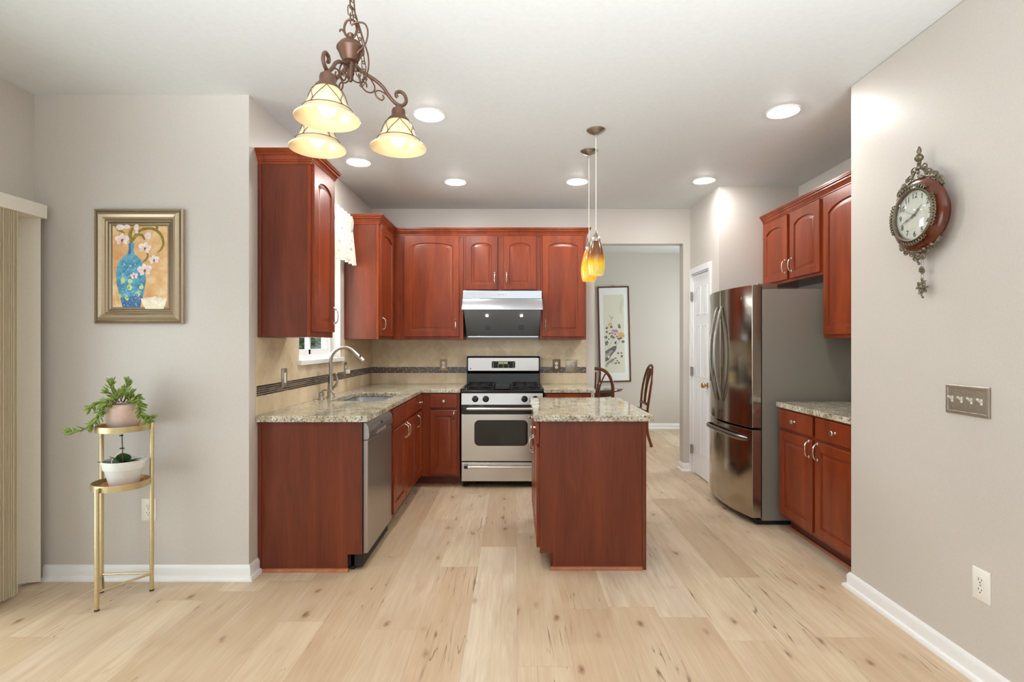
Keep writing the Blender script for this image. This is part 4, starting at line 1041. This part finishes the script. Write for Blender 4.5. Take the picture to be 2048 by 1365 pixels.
part('rocker', MB(xf).prism([(-.006, -.033), (-.0095, -.033), (-.0065, 0), (-.0085, .033), (-.006, .033)], -.0165, .0165, 'x'), M['plastic_white'], t, bevel=.001)
t, xf = plate('electrical_outlet', 'nickel plated outlet on the left backsplash behind the faucet', 'outlet', 'E', (XKL+.0045, 4.64, 1.108), .076, .124, M['plate_nickel'], 'plain'); outlet_face(t, xf)
tag(link('plug_in_adapter', MB(xf).box(-.020, .016, -.040, -.0085, -.040, -.006), M['plastic_white'], loc=(XKL+.02, 4.64, 1.09), bevel=.005), 'small white adapter plugged into the outlet behind the faucet', 'adapter')

# ------------------------------------------------------------------ window valance
def floral():
    t_ = NT('floral_valance_fabric'); v = t_.coord(kind='Object'); vo = t_.node('ShaderNodeTexVoronoi', {'Vector': v, 'Scale': 17.0})
    n = t_.noise(v, 60, 3); d_ = t_.math('ADD', vo.outputs['Distance'], t_.math('MULTIPLY', n, .35))
    sel = t_.node('ShaderNodeSeparateColor', {0: vo.outputs['Color']}).outputs[0]
    c = t_.ramp(sel, [(0, srgb(150, 160, 120)), (.35, srgb(150, 160, 120)), (.4, srgb(120, 128, 150)), (.65, srgb(120, 128, 150)), (.7, srgb(206, 130, 140)), (.8, srgb(206, 130, 140)), (.85, srgb(226, 206, 150))])
    k = t_.ramp(d_, [(.36, (1, 1, 1, 1)), (.46, (0, 0, 0, 1))]); c = t_.mix(t_.math('MULTIPLY', k, .75), srgb(216, 214, 200), c)
    t_.set(Base_Color=c, Roughness=.85)
    tr = t_.node('ShaderNodeBsdfTranslucent', {0: c}); mx = t_.node('ShaderNodeMixShader', {0: .10, 1: t_.b.outputs[0], 2: tr.outputs[0]}); t_.l.new(mx.outputs[0], t_.out.inputs[0])
    return t_.m
t = thing('window_valance', 'floral white gathered valance hanging over the kitchen window', 'valance', (-1.44, 4.05, 2.0))
m = MB(); ya, yb = 3.53, 4.585; n = 120; rows = 14
def vpt(i, j):
    q = i/n; z = 2.445-(2.445-2.02)*j/rows; am = (.004+.015*(j/rows)); ph = q*2*PI*11+.5*math.sin(q*14)
    x = XKL+.075+.028*(j/rows)+am*math.sin(ph)
    if j <= 3: x += .014
    if j in (0, 3): x -= .006
    yy = ya+(yb-ya)*q+.05*(j/rows)*(q-.5)*1.2
    return (x, yy, z+(.004*math.sin(ph*1.0) if j in (0, rows) else 0))
f_ = [[vpt(i, j) for i in range(n+1)] for j in range(rows+1)]
vs = [p for r in f_ for p in r]+[(p[0]-.0015, p[1], p[2]) for r in f_ for p in r]; off = (rows+1)*(n+1); fs = []
for j in range(rows):
    for i in range(n):
        a = j*(n+1)+i; fs.append((a, a+1, a+n+2, a+n+1)); fs.append((off+a, off+a+n+1, off+a+n+2, off+a+1))
m.add(vs, fs); 
# end return to the wall
for yend in (ya-.03, yb+.0):
    pass
part('fabric', m, floral(), t)
rm = MB().tube([(XKL+.072, ya-.02, 2.392), (XKL+.072, yb+.012, 2.392)], .0075, 10).tube([(XKL+.072, yb+.008, 2.392), (XKL+.002, yb+.008, 2.392)], .0055, 8).tube([(XKL+.072, ya-.016, 2.392), (XKL+.002, ya-.016, 2.392)], .0055, 8)
part('curtain_rod', rm, M['bronze'], t)

# ------------------------------------------------------------------ plant stand with two pots
LEG = [(-2.087, 2.62, .609), (-1.962, 2.836, .907), (-2.217, 2.815, .907)]
t = thing('plant_stand', 'champagne gold metal corner plant stand with two round tiers', 'plant stand', (-2.089, 2.757, 0))
for x, y, h in LEG:
    lg = part('leg', MB().lathe([(.0105, .008), (.0105, h-.004), (.008, h), (0, h)], (x, y, 0), 16), M['gold'], t)
    part('rubber_foot', MB().lathe([(.0112, 0), (.0112, .009), (.0105, .009)], (x, y, 0), 14), M['rubber'], lg)
zb = .093
for (a, b, dz) in ((0, 1, 0), (1, 2, .004), (2, 0, .0)):
    A, B = Vector((LEG[a][0], LEG[a][1], zb+dz)), Vector((LEG[b][0], LEG[b][1], zb+dz))
    part('stretcher', MB().tube([A, B], .0065, 8), M['gold'], t)
part('folding_brace', MB().tube([(-2.19, 2.79, .090), (-2.13, 2.72, .055)], .005, 6), M['nickel'], t)
def tray(c, r, z0, z1, name):
    prof = [(r, z0), (r, z1), (r-.003, z1), (r-.004, z0+.006), (0, z0+.006)]
    prof = [(0, z0)]+prof
    part(name, MB().lathe(prof, (c[0], c[1], 0), 48), M['gold'], t)
tray((-2.068, 2.757), .128, .585, .617, 'lower_tray')
tray((-2.083, 2.795), .123, .875, .905, 'upper_tray')

def leaf_blade(m, p, d, up, L, w, th=.004, mi=0, curl=.2):
    """a thick succulent leaf from p along d"""
    d = Vector(d).normalized(); up = Vector(up); s_ = d.cross(up)
    s_ = s_.normalized() if s_.length > 1e-4 else d.orthogonal().normalized(); u = s_.cross(d)
    rs = []
    for q, k in ((0, .35), (.2, .75), (.5, 1), (.75, .85), (.92, .4), (1, .06)):
        c = Vector(p)+d*(L*q)+u*(curl*L*q*q)
        rs.append([tuple(c+s_*(math.cos(a)*w*k)+u*(math.sin(a)*th*k)) for a in [2*PI*i/6 for i in range(6)]])
    m.rings(rs, mi=mi)
# upper pot with trailing succulent
pc = (-2.085, 2.795, .8815)
t = thing('potted_succulent', 'trailing green succulent in a pale pink pot on the upper tier', 'potted plant', pc)
part('pot', MB().lathe([(0, 0), (.060, 0), (.066, .006), (.079, .06), (.085, .11), (.083, .128), (.078, .134), (.074, .131), (.078, .11), (.075, .09), (0, .09)], pc, 40), M['pot_pink'], t)
part('soil', MB().lathe([(.0755, .091), (.0755, .115), (0, .118)], pc, 24), M['soil'], t)
def ppx(px, py, s_=375.0): return ((120+px/5.462-1030)/s_, H+(687-(750+py/5.462))/s_)
stems = [  # close-up pixels (x, y) and depth
    ([(640, 300), (600, 230), (560, 150), (560, 90)], [2.80, 2.79, 2.79, 2.79]),
    ([(700, 300), (735, 220), (730, 140), (740, 80)], [2.80, 2.82, 2.82, 2.82]),
    ([(620, 300), (580, 240), (545, 200), (520, 190)], [2.80, 2.77, 2.75, 2.74]),
    ([(660, 290), (690, 230), (700, 190), (705, 180)], [2.79, 2.76, 2.74, 2.73]),
    ([(720, 300), (770, 260), (810, 240), (850, 250)], [2.80, 2.78, 2.77, 2.76]),
    ([(620, 300), (540, 290), (470, 290), (400, 320), (330, 370)], [2.79, 2.73, 2.71, 2.70, 2.70]),
    ([(610, 310), (540, 300), (470, 320), (430, 400), (420, 470), (360, 540), (280, 590), (200, 620), (110, 628)], [2.79, 2.70, 2.69, 2.68, 2.68, 2.68, 2.68, 2.68, 2.68]),
    ([(600, 320), (540, 320), (480, 370), (430, 440), (390, 500), (340, 560)], [2.78, 2.71, 2.70, 2.69, 2.69, 2.69]),
    ([(740, 300), (810, 290), (860, 330), (880, 400), (900, 460), (950, 510)], [2.79, 2.72, 2.70, 2.69, 2.68, 2.67]),
    ([(740, 310), (830, 310), (870, 370), (890, 430), (930, 480), (990, 490)], [2.79, 2.73, 2.71, 2.71, 2.70, 2.70]),
    ([(740, 300), (800, 280), (850, 290), (880, 330)], [2.81, 2.79, 2.77, 2.75]),
    ([(650, 300), (600, 270), (540, 290), (500, 340)], [2.79, 2.73, 2.70, 2.69]),
    ([(680, 300), (650, 240), (620, 200)], [2.80, 2.81, 2.82]), ([(690, 300), (720, 250), (760, 210)], [2.79, 2.77, 2.76]),
]
rng = random.Random(3); sm_ = MB(); lm = MB()
for pts, dep in stems:
    P = [(ppx(a, b, 1050/d_)[0], d_, ppx(a, b, 1050/d_)[1]) for (a, b), d_ in zip(pts, dep)]
    S_ = spline(P, 6); sm_.tube(S_, .0024, 6)
    ln = sum((b-a).length for a, b in zip(S_, S_[1:])); n = max(5, int(ln/.0115)); 
    for k in range(n+1):
        q = k/n*(len(S_)-1); i = min(int(q), len(S_)-2); p = S_[i].lerp(S_[i+1], q-i); d_ = (S_[i+1]-S_[i]).normalized()
        if q < 3: continue
        for rep in range((2 if k % 2 else 1) if k < n-1 else 5):
            an = rng.random()*2*PI; side = d_.orthogonal().normalized(); side = Matrix.Rotation(an, 3, d_) @ side
            dr_ = side*(.9 if rep < 3 else .5)+d_*.55+Vector((0, 0, .15))
            leaf_blade(lm, p, dr_, d_, rng.uniform(.028, .042), rng.uniform(.0055, .0075), .0032)
part('stems', sm_, M['stem'], t); part('foliage', lm, M['leaf'], t)
# lower pot with orchid on a terracotta saucer
sc = (-2.052, 2.755, .5915)
tag(link('saucer', MB().lathe([(0, 0), (.075, 0), (.093, .018), (.089, .018), (.074, .006), (0, .006)], sc, 40), M['terracotta'], loc=sc), 'terracotta saucer on the lower tier under the white pot', 'saucer')
pc = (-2.050, 2.755, .5980)
t = thing('potted_orchid', 'leafless-stemmed orchid in a round white pot on the lower tier', 'potted plant', pc)
part('pot', MB().lathe([(0, 0), (.062, 0), (.066, .005), (.086, .084), (.092, .085), (.0985, .124), (.098, .129), (.093, .129), (.088, .10), (0, .10)], pc, 44), M['pot_white'], t)
part('growing_medium', MB().lathe([(.0875, .1005), (.0875, .108), (0, .112)], pc, 24), M['soil'], t)
lf = MB()
for (dx, dy, dz, L, w) in ((-1, -.35, .22, .12, .028), (-.8, .5, .3, .10, .026), (1, -.25, .42, .12, .028), (.15, -.35, 1.1, .062, .034), (-.4, -.6, .6, .08, .030)):
    leaf_blade(lf, (pc[0]+.0, pc[1], pc[2]+.112), (dx, dy, dz), (0, 0, 1), L, w, .003, curl=-.12)
part('leaves', lf, M['leaf_dark'], t)
st = spline([(pc[0]+.006, pc[1]-.02, pc[2]+.11), (pc[0]+.005, pc[1]-.02, pc[2]+.18), (pc[0]+.002, pc[1]-.02, pc[2]+.265)], 5)
sp_ = part('flower_spike', MB().tube(st, .0028, 8), M['stem'], t)
part('clip', MB().box(pc[0]-.006, pc[0]+.012, pc[1]-.026, pc[1]-.014, pc[2]+.188, pc[2]+.194), M['black_matte'], sp_)
part('clip', MB().box(pc[0]-.008, pc[0]+.006, pc[1]-.026, pc[1]-.014, pc[2]+.255, pc[2]+.260), M['black_matte'], sp_)
part('aerial_root', MB().tube(spline([(pc[0]-.028, pc[1]-.05, pc[2]+.11), (pc[0]-.026, pc[1]-.05, pc[2]+.135), (pc[0]-.012, pc[1]-.035, pc[2]+.16), (pc[0]+.004, pc[1]-.02, pc[2]+.185)], 4), .0022, 6), M['pot_white'], t)

# ------------------------------------------------------------------ wall clock (faces -X)
co = (XR-.0008, 2.325, 1.905)
xf = XF('W', *co)
t = thing('wall_clock', 'round wooden wall clock with pewter scroll ornaments and pendulum', 'clock', (XR, 2.325, 1.905))
prof = [(.118, 0), (.122, -.014), (.128, -.018), (.132, -.026), (.150, -.034), (.158, -.042), (.158, -.050), (.150, -.058), (.138, -.064), (.128, -.066), (.120, -.072), (.114, -.072), (.112, -.060), (0, -.060)]
part('case', MB(xf).lathe(prof, (0, 0, 0), 64, 'y'), M['clockwood'], t, sharp=30)
bz = part('bezel', MB(xf).lathe([(.118, -.070), (.120, -.078), (.114, -.083), (.108, -.080), (.106, -.072)], (0, 0, 0), 64, 'y', cap=False), M['pewter'], t)
dial = MB(xf); dial.lathe([(.110, -.0605), (.110, -.064), (0, -.0645)], (0, 0, 0), 48, 'y', 0)
for i in range(1, 13):
    a = PI/2-2*PI*i/12; u, v = .085*math.cos(a), .085*math.sin(a)
    text_mesh(dial, str(i), .034, lambda x, y, z, u=u, v=v: (u+x, -.0648-abs(z), v+y), 1)
for i in range(60):
    a = 2*PI*i/60; r0, r1 = (.100, .104)
    c_, s__ = math.cos(a), math.sin(a); w_ = .0005
    dial.add([(r0*c_-w_*s__, -.0652, r0*s__+w_*c_), (r1*c_-w_*s__, -.0652, r1*s__+w_*c_), (r1*c_+w_*s__, -.0652, r1*s__-w_*c_), (r0*c_+w_*s__, -.0652, r0*s__-w_*c_)], [(0, 1, 2, 3)], 1)
part('dial', dial, [M['bowlwhite'], M['ink']], t)
def hand(L, w, deg, y, tail=.02):
    a = math.radians(90-deg); c_, s__ = math.cos(a), math.sin(a); m = MB(xf)
    P = [(-tail, -w*.4), (0, -w), (L*.35, -w*.5), (L*.5, -w*1.6), (L*.62, -w*.5), (L, 0), (L*.62, w*.5), (L*.5, w*1.6), (L*.35, w*.5), (0, w), (-tail, w*.4)]
    m.prism([(p*c_-q*s__, p*s__+q*c_) for p, q in P], y-.001, y, 'y'); return part('clock_hand', m, M['ink'], t)
part('crystal', MB(xf).lathe([(.108, -.0745), (.09, -.082), (.06, -.088), (.03, -.091), (0, -.092)], (0, 0, 0), 48, 'y'), M['glass'], t)
hand(.058, .0035, 50, -.068); hand(.088, .0028, 247, -.070); hand(.07, .0007, 300, -.072)
part('hand_hub', MB(xf).lathe([(.005, -.0645), (.005, -.0735), (0, -.074)], (0, 0, 0), 14, 'y'), M['ink'], t)
def scroll(m, u, w, r, a0, turns, y=-.045, wr=.0035, flip=1):
    pts = []
    n = int(16*turns)+2
    for k in range(n):
        q = k/(n-1); a = a0+flip*q*turns*2*PI; rr = r*(1-.75*q); pts.append((u+rr*math.cos(a), y, w+rr*math.sin(a)))
    m.tube(pts, [wr*(1-.3*k/(n-1)) for k in range(n)], 7); m.ball(pts[-1], wr*1.7, (1, 1, 1), 8)
def cluster(m, pts, r, y):
    for (u, w) in pts: m.ball((u, y+random.uniform(-.004, .004), w), r*random.uniform(.7, 1.2), (1, .7, 1), 8)
# bezel ornaments at 12, 3, 6 and 9 o'clock
for deg, wid in ((90, .62), (0, .55), (180, .55), (270, .62)):
    m = MB(xf)
    for k in range(-5, 6):
        a = math.radians(deg)+wid*k/5; rr = .128 if deg in (90, 270) else .126
        m.ball((rr*math.cos(a), -.076, rr*math.sin(a)), .0062*(1.15-abs(k)*.08), (1, .7, 1), 8)
        if k < 5:
            a2 = a+wid/10; m.tube(spline([(.121*math.cos(a), -.082, .121*math.sin(a)), (.133*math.cos(a+wid/16), -.079, .133*math.sin(a+wid/16)), (.133*math.cos(a+wid/7), -.079, .133*math.sin(a+wid/7)), (.121*math.cos(a+wid/5), -.082, .121*math.sin(a+wid/5))], 4), .0024, 6)
    part('bezel_ornament', m, M['pewter'], bz)
m = MB(xf)
for s_ in (1, -1):
    scroll(m, s_*.118, .122, .016, PI/2 if s_ > 0 else PI/2, 1.2, flip=-s_); scroll(m, s_*.088, .150, .020, -PI/2, 1.3, flip=s_); scroll(m, s_*.050, .170, .022, 0 if s_ > 0 else PI, 1.3, flip=s_)
    scroll(m, s_*.028, .205, .020, -PI/2, 1.1, flip=s_); scroll(m, s_*.070, .172, .012, 0, 1.2, flip=-s_)
    m.tube(spline([(s_*.132, -.045, .098), (s_*.10, -.045, .136), (s_*.06, -.045, .156), (0, -.045, .164)], 5), .0055, 8)
    m.tube(spline([(s_*.045, -.045, .165), (s_*.03, -.045, .19), (s_*.012, -.045, .205), (0, -.045, .235)], 5), .0045, 8)
    cluster(m, [(s_*(.02+.022*k), .163-.006*k+.004*(k % 2)) for k in range(5)], .009, -.048)
cluster(m, [(0, .172), (0, .19), (0, .21)], .012, -.048)
m.lathe([(0, .225), (.010, .228), (.008, .236), (.016, .246), (.018, .256), (.012, .266), (.006, .270), (.007, .276), (.010, .282), (.009, .290), (.004, .302), (0, .306)], (0, -.045, 0), 16)
part('crest', m, M['pewter'], t)
m = MB(xf)
for s_ in (1, -1):
    scroll(m, s_*.105, -.128, .014, 0, 1.2, flip=s_); scroll(m, s_*.075, -.150, .016, PI, 1.2, flip=-s_); scroll(m, s_*.045, -.165, .016, PI/2, 1.2, flip=s_); scroll(m, s_*.022, -.188, .014, PI/2, 1.1, flip=-s_)
    m.tube(spline([(s_*.118, -.045, -.112), (s_*.09, -.045, -.142), (s_*.05, -.045, -.160), (0, -.045, -.17)], 5), .005, 8)
    cluster(m, [(s_*(.015+.02*k), -.162+.006*k) for k in range(4)], .009, -.048)
cluster(m, [(0, -.175), (0, -.19), (0, -.205), (0, -.215)], .009, -.048)
part('lower_ornament', m, M['pewter'], t)
m = MB(xf)
pd = part('pendulum', m.tube([(.006, -.030, -.12), (.006, -.030, -.285)], .0018, 6).tube([(-.006, -.030, -.12), (-.006, -.030, -.285)], .0018, 6), M['nickel'], t)
m = MB(xf); cluster(m, [(.011*math.cos(a), -.245+.011*math.sin(a)) for a in [2*PI*k/8 for k in range(8)]]+[(0, -.245)], .006, -.032); part('rosette', m, M['pewter'], pd)
m = MB(xf); cz = -.320
for k in range(4):
    a = PI/4+k*PI/2; scroll(m, .018*math.cos(a), cz+.022*math.sin(a), .013, a, 1.2, -.032, .0028); scroll(m, .018*math.cos(a+PI/4), cz+.024*math.sin(a+PI/4), .010, a+PI, 1.1, -.032, .0026)
m.ball((0, -.034, cz), .010, (1, .7, 1), 10); cluster(m, [(0, cz-.036), (0, cz+.036), (.028, cz), (-.028, cz), (0, cz-.044)], .006, -.032)
part('bob', m, M['pewter'], pd)

# ------------------------------------------------------------------ dining room beyond the opening
t = thing('framed_print', 'tall narrow framed flower and branch print hanging slightly askew in the dining room', 'framed print', (1.545, YD, 1.48))
rot = math.radians(-1.4); pcx, pcz, pw2, ph2 = 1.548, 1.478, .245, .745
def fr(u, v, w):
    c_, s__ = math.cos(-rot), math.sin(-rot); return (pcx+u*c_-w*s__, YD-.001+v, pcz+u*s__+w*c_)
m = MB(fr); R = lambda i, y: [(-pw2+i, y, -ph2+i), (pw2-i, y, -ph2+i), (pw2-i, y, ph2-i), (-pw2+i, y, ph2-i)]
m.rings([R(0, 0), R(0, -.022), R(.004, -.026), R(.016, -.026), R(.020, -.020), R(.020, 0)], loop=True)
part('frame', m, M['framewood'], t)
m = MB(fr); m.box(-pw2+.018, pw2-.018, -.014, -.004, -ph2+.018, ph2-.018)
part('mat_board', m, M['paper'], t)
silk = simple('print_silk', srgb(222, 222, 206), .7)
pmats = [silk, simple('print_ink_leaf', srgb(60, 72, 62), .7), simple('print_mauve', srgb(186, 140, 164), .7), simple('print_ochre', srgb(226, 178, 92), .7), simple('print_rock_grey', srgb(112, 112, 112), .7), simple('print_rock_light', srgb(176, 170, 160), .7), simple('print_ink', srgb(90, 90, 92), .7), simple('print_blue_bird', srgb(84, 84, 130), .7), simple('print_petal_pale', srgb(226, 196, 204), .7)]
art = MB(fr); art.box(-.155, .155, -.0155, -.0142, -.60, .615, 0); lay = [0]
def q2(px, py):  # close-up pixels of the print -> frame coordinates, following its slant
    u = (px-298-(py-670)*.024)/6.2/128.0; w = (670-py)/6.2/128.0; return u, w*1.0
def ap(pts, mi):
    lay[0] += 1; art.add([(u, -.0157-.000012*lay[0], w) for u, w in [q2(*p) for p in pts]], [tuple(range(len(pts)))], mi)
def ab(cx, cy, rx, ry, mi, n=9, wob=.22):
    ap([(cx+rx*random.uniform(1-wob, 1)*math.cos(2*PI*k/n), cy+ry*random.uniform(1-wob, 1)*math.sin(2*PI*k/n)) for k in range(n)], mi)
def al(a, b, w_, mi):
    dx, dy = b[0]-a[0], b[1]-a[1]; L = math.hypot(dx, dy) or 1; nx, ny = -dy/L*w_/2, dx/L*w_/2
    ap([(a[0]+nx, a[1]+ny), (b[0]+nx, b[1]+ny), (b[0]-nx, b[1]-ny), (a[0]-nx, a[1]-ny)], mi)
ap([(185, 880), (230, 850), (290, 815), (325, 815), (325, 850), (290, 900), (265, 930), (230, 975), (190, 990)], 5)
ap([(185, 880), (300, 812), (328, 820), (318, 870), (250, 940), (240, 925), (285, 870), (240, 870), (190, 905)], 4); ap([(185, 960), (260, 935), (230, 985), (188, 1010)], 4); ap([(190, 1040), (230, 1000), (300, 975), (290, 1000), (230, 1040), (192, 1085)], 5); ab(228, 950, 14, 16, 0)
for k in range(9): al((200+k*13, 1040-k*8), (212+k*13, 1018-k*8), 6, 4)
al((225, 840), (290, 700), 2.5, 6); al((250, 520), (262, 480), 2.5, 6); al((262, 480), (232, 430), 3, 6); al((262, 485), (280, 458), 5, 6); al((255, 455), (280, 462), 4, 6); al((320, 810), (365, 760), 3, 6)
for (x, y, r) in ((205, 590, 17), (262, 580, 17), (355, 560, 16), (362, 585, 18), (205, 640, 15), (195, 705, 20), (205, 770, 22), (200, 795, 16), (265, 700, 19), (290, 710, 18), (240, 660, 12), (355, 730, 20), (405, 765, 20), (380, 720, 15), (345, 905, 14), (385, 905, 12), (390, 945, 17), (315, 1030, 14), (355, 1025, 14), (335, 1000, 10), (230, 730, 10), (330, 700, 12)):
    q0 = random.uniform(0, 6.28)
    for k in range(4): ab(x+r*.6*math.cos(q0+k*1.75), y+r*.55*math.sin(q0+k*1.75), r*.58, r*.5, 1, 7, .4)
for k in range(26): ab(random.uniform(215, 330), random.uniform(960, 1035), random.uniform(3, 7), random.uniform(3, 6), random.choice((1, 4, 5)), 6)
for k in range(24):
    q = random.random(); al((190+q*110+random.uniform(-8, 8), 900-q*75+random.uniform(-8, 30)), (205+q*110, 892-q*75+random.uniform(-6, 30)), 2.2, 4)
for k in range(9): a = 2*PI*k/9; ab(300+30*math.cos(a), 645+26*math.sin(a), 20, 16, 8 if k % 2 else 2)
ab(302, 632, 20, 17, 2)
for k in range(8): a = 2*PI*k/8; ab(383+26*math.cos(a), 680+22*math.sin(a), 16, 12, 3)
ab(383, 680, 14, 12, 3); 
for k in range(6): a = 2*PI*k/6; ab(246+18*math.cos(a), 550+16*math.sin(a), 12, 9, 3)
ab(312, 778, 14, 20, 7); al((318, 765), (325, 752), 5, 7); ab(415, 695, 12, 12, 2)
for col_, y0_, n_ in ((385, 245, 16), (370, 285, 12), (408, 235, 9)):
    for k in range(n_):
        yy = y0_+k*10.5
        al((col_-random.uniform(2, 5), yy), (col_+random.uniform(1, 4), yy+random.uniform(-2, 2)), 1.0, 6); al((col_+random.uniform(-3, 3), yy-2), (col_+random.uniform(-3, 3), yy+3.5), 1.0, 6); al((col_-3, yy+4), (col_+3, yy+4+random.uniform(-2, 2)), .8, 6)
part('artwork', art, pmats, t)
part('hanging_ring', MB().tube([(1.50+.022*math.cos(a)+.03, YD-.008, 2.232+.012*math.sin(a)) for a in [2*PI*k/14 for k in range(14)]], .003, 6, loop=True), M['nickel'], t)

# dining table
tc_ = (.90, 6.92)
t = thing('dining_table', 'dark glossy round dining table seen past the opening', 'table', (tc_[0], tc_[1], 0))
part('tabletop', MB().lathe([(0, .722), (.50, .722), (.52, .730), (.535, .748), (.53, .757), (.51, .760), (0, .760)], (tc_[0], tc_[1], 0), 12), M['tablewood'], t)
part('apron', MB().lathe([(.40, .66), (.40, .722), (.38, .722), (.38, .66)], (tc_[0], tc_[1], 0), 32, cap=False), M['tablewood'], t)
part('pedestal', MB().lathe([(.06, .10), (.09, .16), (.05, .24), (.045, .40), (.075, .52), (.05, .60), (.12, .66), (.12, .722), (0, .722)], (tc_[0], tc_[1], 0), 28), M['tablewood'], t)
for k in range(4):
    a = PI/4+k*PI/2; c_, s__ = math.cos(a), math.sin(a)
    part('leg', MB().tube(spline([(tc_[0]+.04*c_, tc_[1]+.04*s__, .18), (tc_[0]+.18*c_, tc_[1]+.18*s__, .13), (tc_[0]+.30*c_, tc_[1]+.30*s__, .045), (tc_[0]+.34*c_, tc_[1]+.34*s__, .024)], 4), .024, 10), M['tablewood'], t)
# dining chairs
def chair(label, x, y, rz):
    t = thing('dining_chair', label, 'chair', (x, y, 0), rz, 'dining chairs')
    L_ = dict(local=True)
    fabric = M['seat_fabric']
    seat = [(-.19, -.20), (.19, -.20), (.235, .20), (.20, .235), (-.20, .235), (-.235, .20)]
    part('seat_frame', MB().prism(seat, .395, .440, 'z'), M['walnut'], t, bevel=.006, **L_)
    part('seat', MB().prism([(a*.95, b*.95) for a, b in seat], .441, .478, 'z'), fabric, t, bevel=.016, seg=3, **L_)
    for s_ in (-1, 1):
        part('leg', MB().tube([(s_*.205, .205, .395), (s_*.205, .208, .2), (s_*.205, .21, 0)], [.024, .020, .014], 10), M['walnut'], t, **L_)
        part('leg', MB().tube(spline([(s_*.178, -.205, .47), (s_*.178, -.200, .36), (s_*.178, -.210, .18), (s_*.180, -.262, .0)], 5), [.022]*8+[.019]*8, 10), M['walnut'], t, **L_)
    arch = []
    for k in range(25):
        a = -PI*.5+2*PI*k/24*.5; arch.append(a)
    pts = [(-.175, -.208, .46), (-.196, -.222, .60), (-.205, -.240, .74), (-.196, -.262, .86), (-.158, -.282, .96), (-.09, -.296, 1.025), (0, -.300, 1.045), (.09, -.296, 1.025), (.158, -.282, .96), (.196, -.262, .86), (.205, -.240, .74), (.196, -.222, .60), (.175, -.208, .46)]
    bk = part('backrest', MB().tube(spline(pts, 5), .019, 10, flat=.8), M['walnut'], t, **L_)
    part('back_rail', MB().tube([(-.18, -.212, .545), (0, -.214, .55), (.18, -.212, .545)], .019, 8, flat=1.2), M['walnut'], t, **L_)
    sp = MB()
    for k in range(-2, 3):
        q = k/2
        sp.tube(spline([(q*.030, -.216, .55), (q*.034, -.228, .68), (q*.05, -.250, .82), (q*.085, -.275, .93), (q*.110, -.292, 1.005 if abs(k) < 2 else .985)], 5), .0085 if k else .010, 8)
    part('splat', sp, M['walnut'], t, **L_)
    return t
M['seat_fabric'] = simple('seat_upholstery', srgb(120, 100, 88), .85)
chair('wooden dining chair seen side-on, standing right of the dining table', 1.50, 6.95, PI/2)
chair('wooden dining chair with its arched back toward the kitchen, beside the opening edge', .93, 6.33, 0)

# ------------------------------------------------------------------ outside the kitchen window
def siding():
    t_ = NT('lap_siding'); sp = t_.node('ShaderNodeSeparateXYZ', {0: t_.node('ShaderNodeNewGeometry').outputs['Position']})
    f = t_.math('FRACT', t_.math('DIVIDE', sp.outputs[2], .11)); c = t_.ramp(f, [(0, srgb(70, 82, 90)), (.12, srgb(116, 132, 142)), (1, srgb(128, 144, 154))]); t_.set(Base_Color=c, Roughness=.7); return t_.m
t = thing('neighbouring_house', 'grey blue sided house glimpsed through the kitchen window', 'house', (-6.5, 14, -.3))
part('wall', MB().box(-10, -3.9, 13, 16, -.3, 3.2), siding(), t)
part('roof', MB().prism([(12.6, 3.2), (16.4, 3.2), (14.5, 4.6)], -10.3, -3.6, 'x'), simple('roof_shingle', srgb(96, 92, 90), .9), t)
gm = MB(); rg = random.Random(5)
for k in range(260):
    a, b, r = rg.uniform(0, 2*PI), rg.uniform(-1, 1), rg.uniform(.6, 1)
    q = math.sqrt(1-b*b); leaf_blade(gm, (-4.0+.55*r*q*math.cos(a), 10.5+.5*r*q*math.sin(a), 1.1+.9*r*b), (rg.uniform(-1, 1), rg.uniform(-1, 1), rg.uniform(-.3, 1)), (0, 0, 1), .22, .07, .012)
gt = thing('shrub', 'leafy green shrub outside the kitchen window in front of the house', 'shrub', (-4.0, 10.5, -.3))
part('foliage', gm, simple('shrub_leaf', srgb(90, 122, 84), .6), gt)
part('trunk', MB().tube([(-4.0, 10.5, -.3), (-4.0, 10.5, 1.0)], .05, 8), M['stem'], gt)
gr = link('ground_outside', MB().box(-14, -2.95, 2, 20, -.4, -.3), simple('lawn', srgb(110, 130, 80), .9)); gr['kind'] = 'structure'
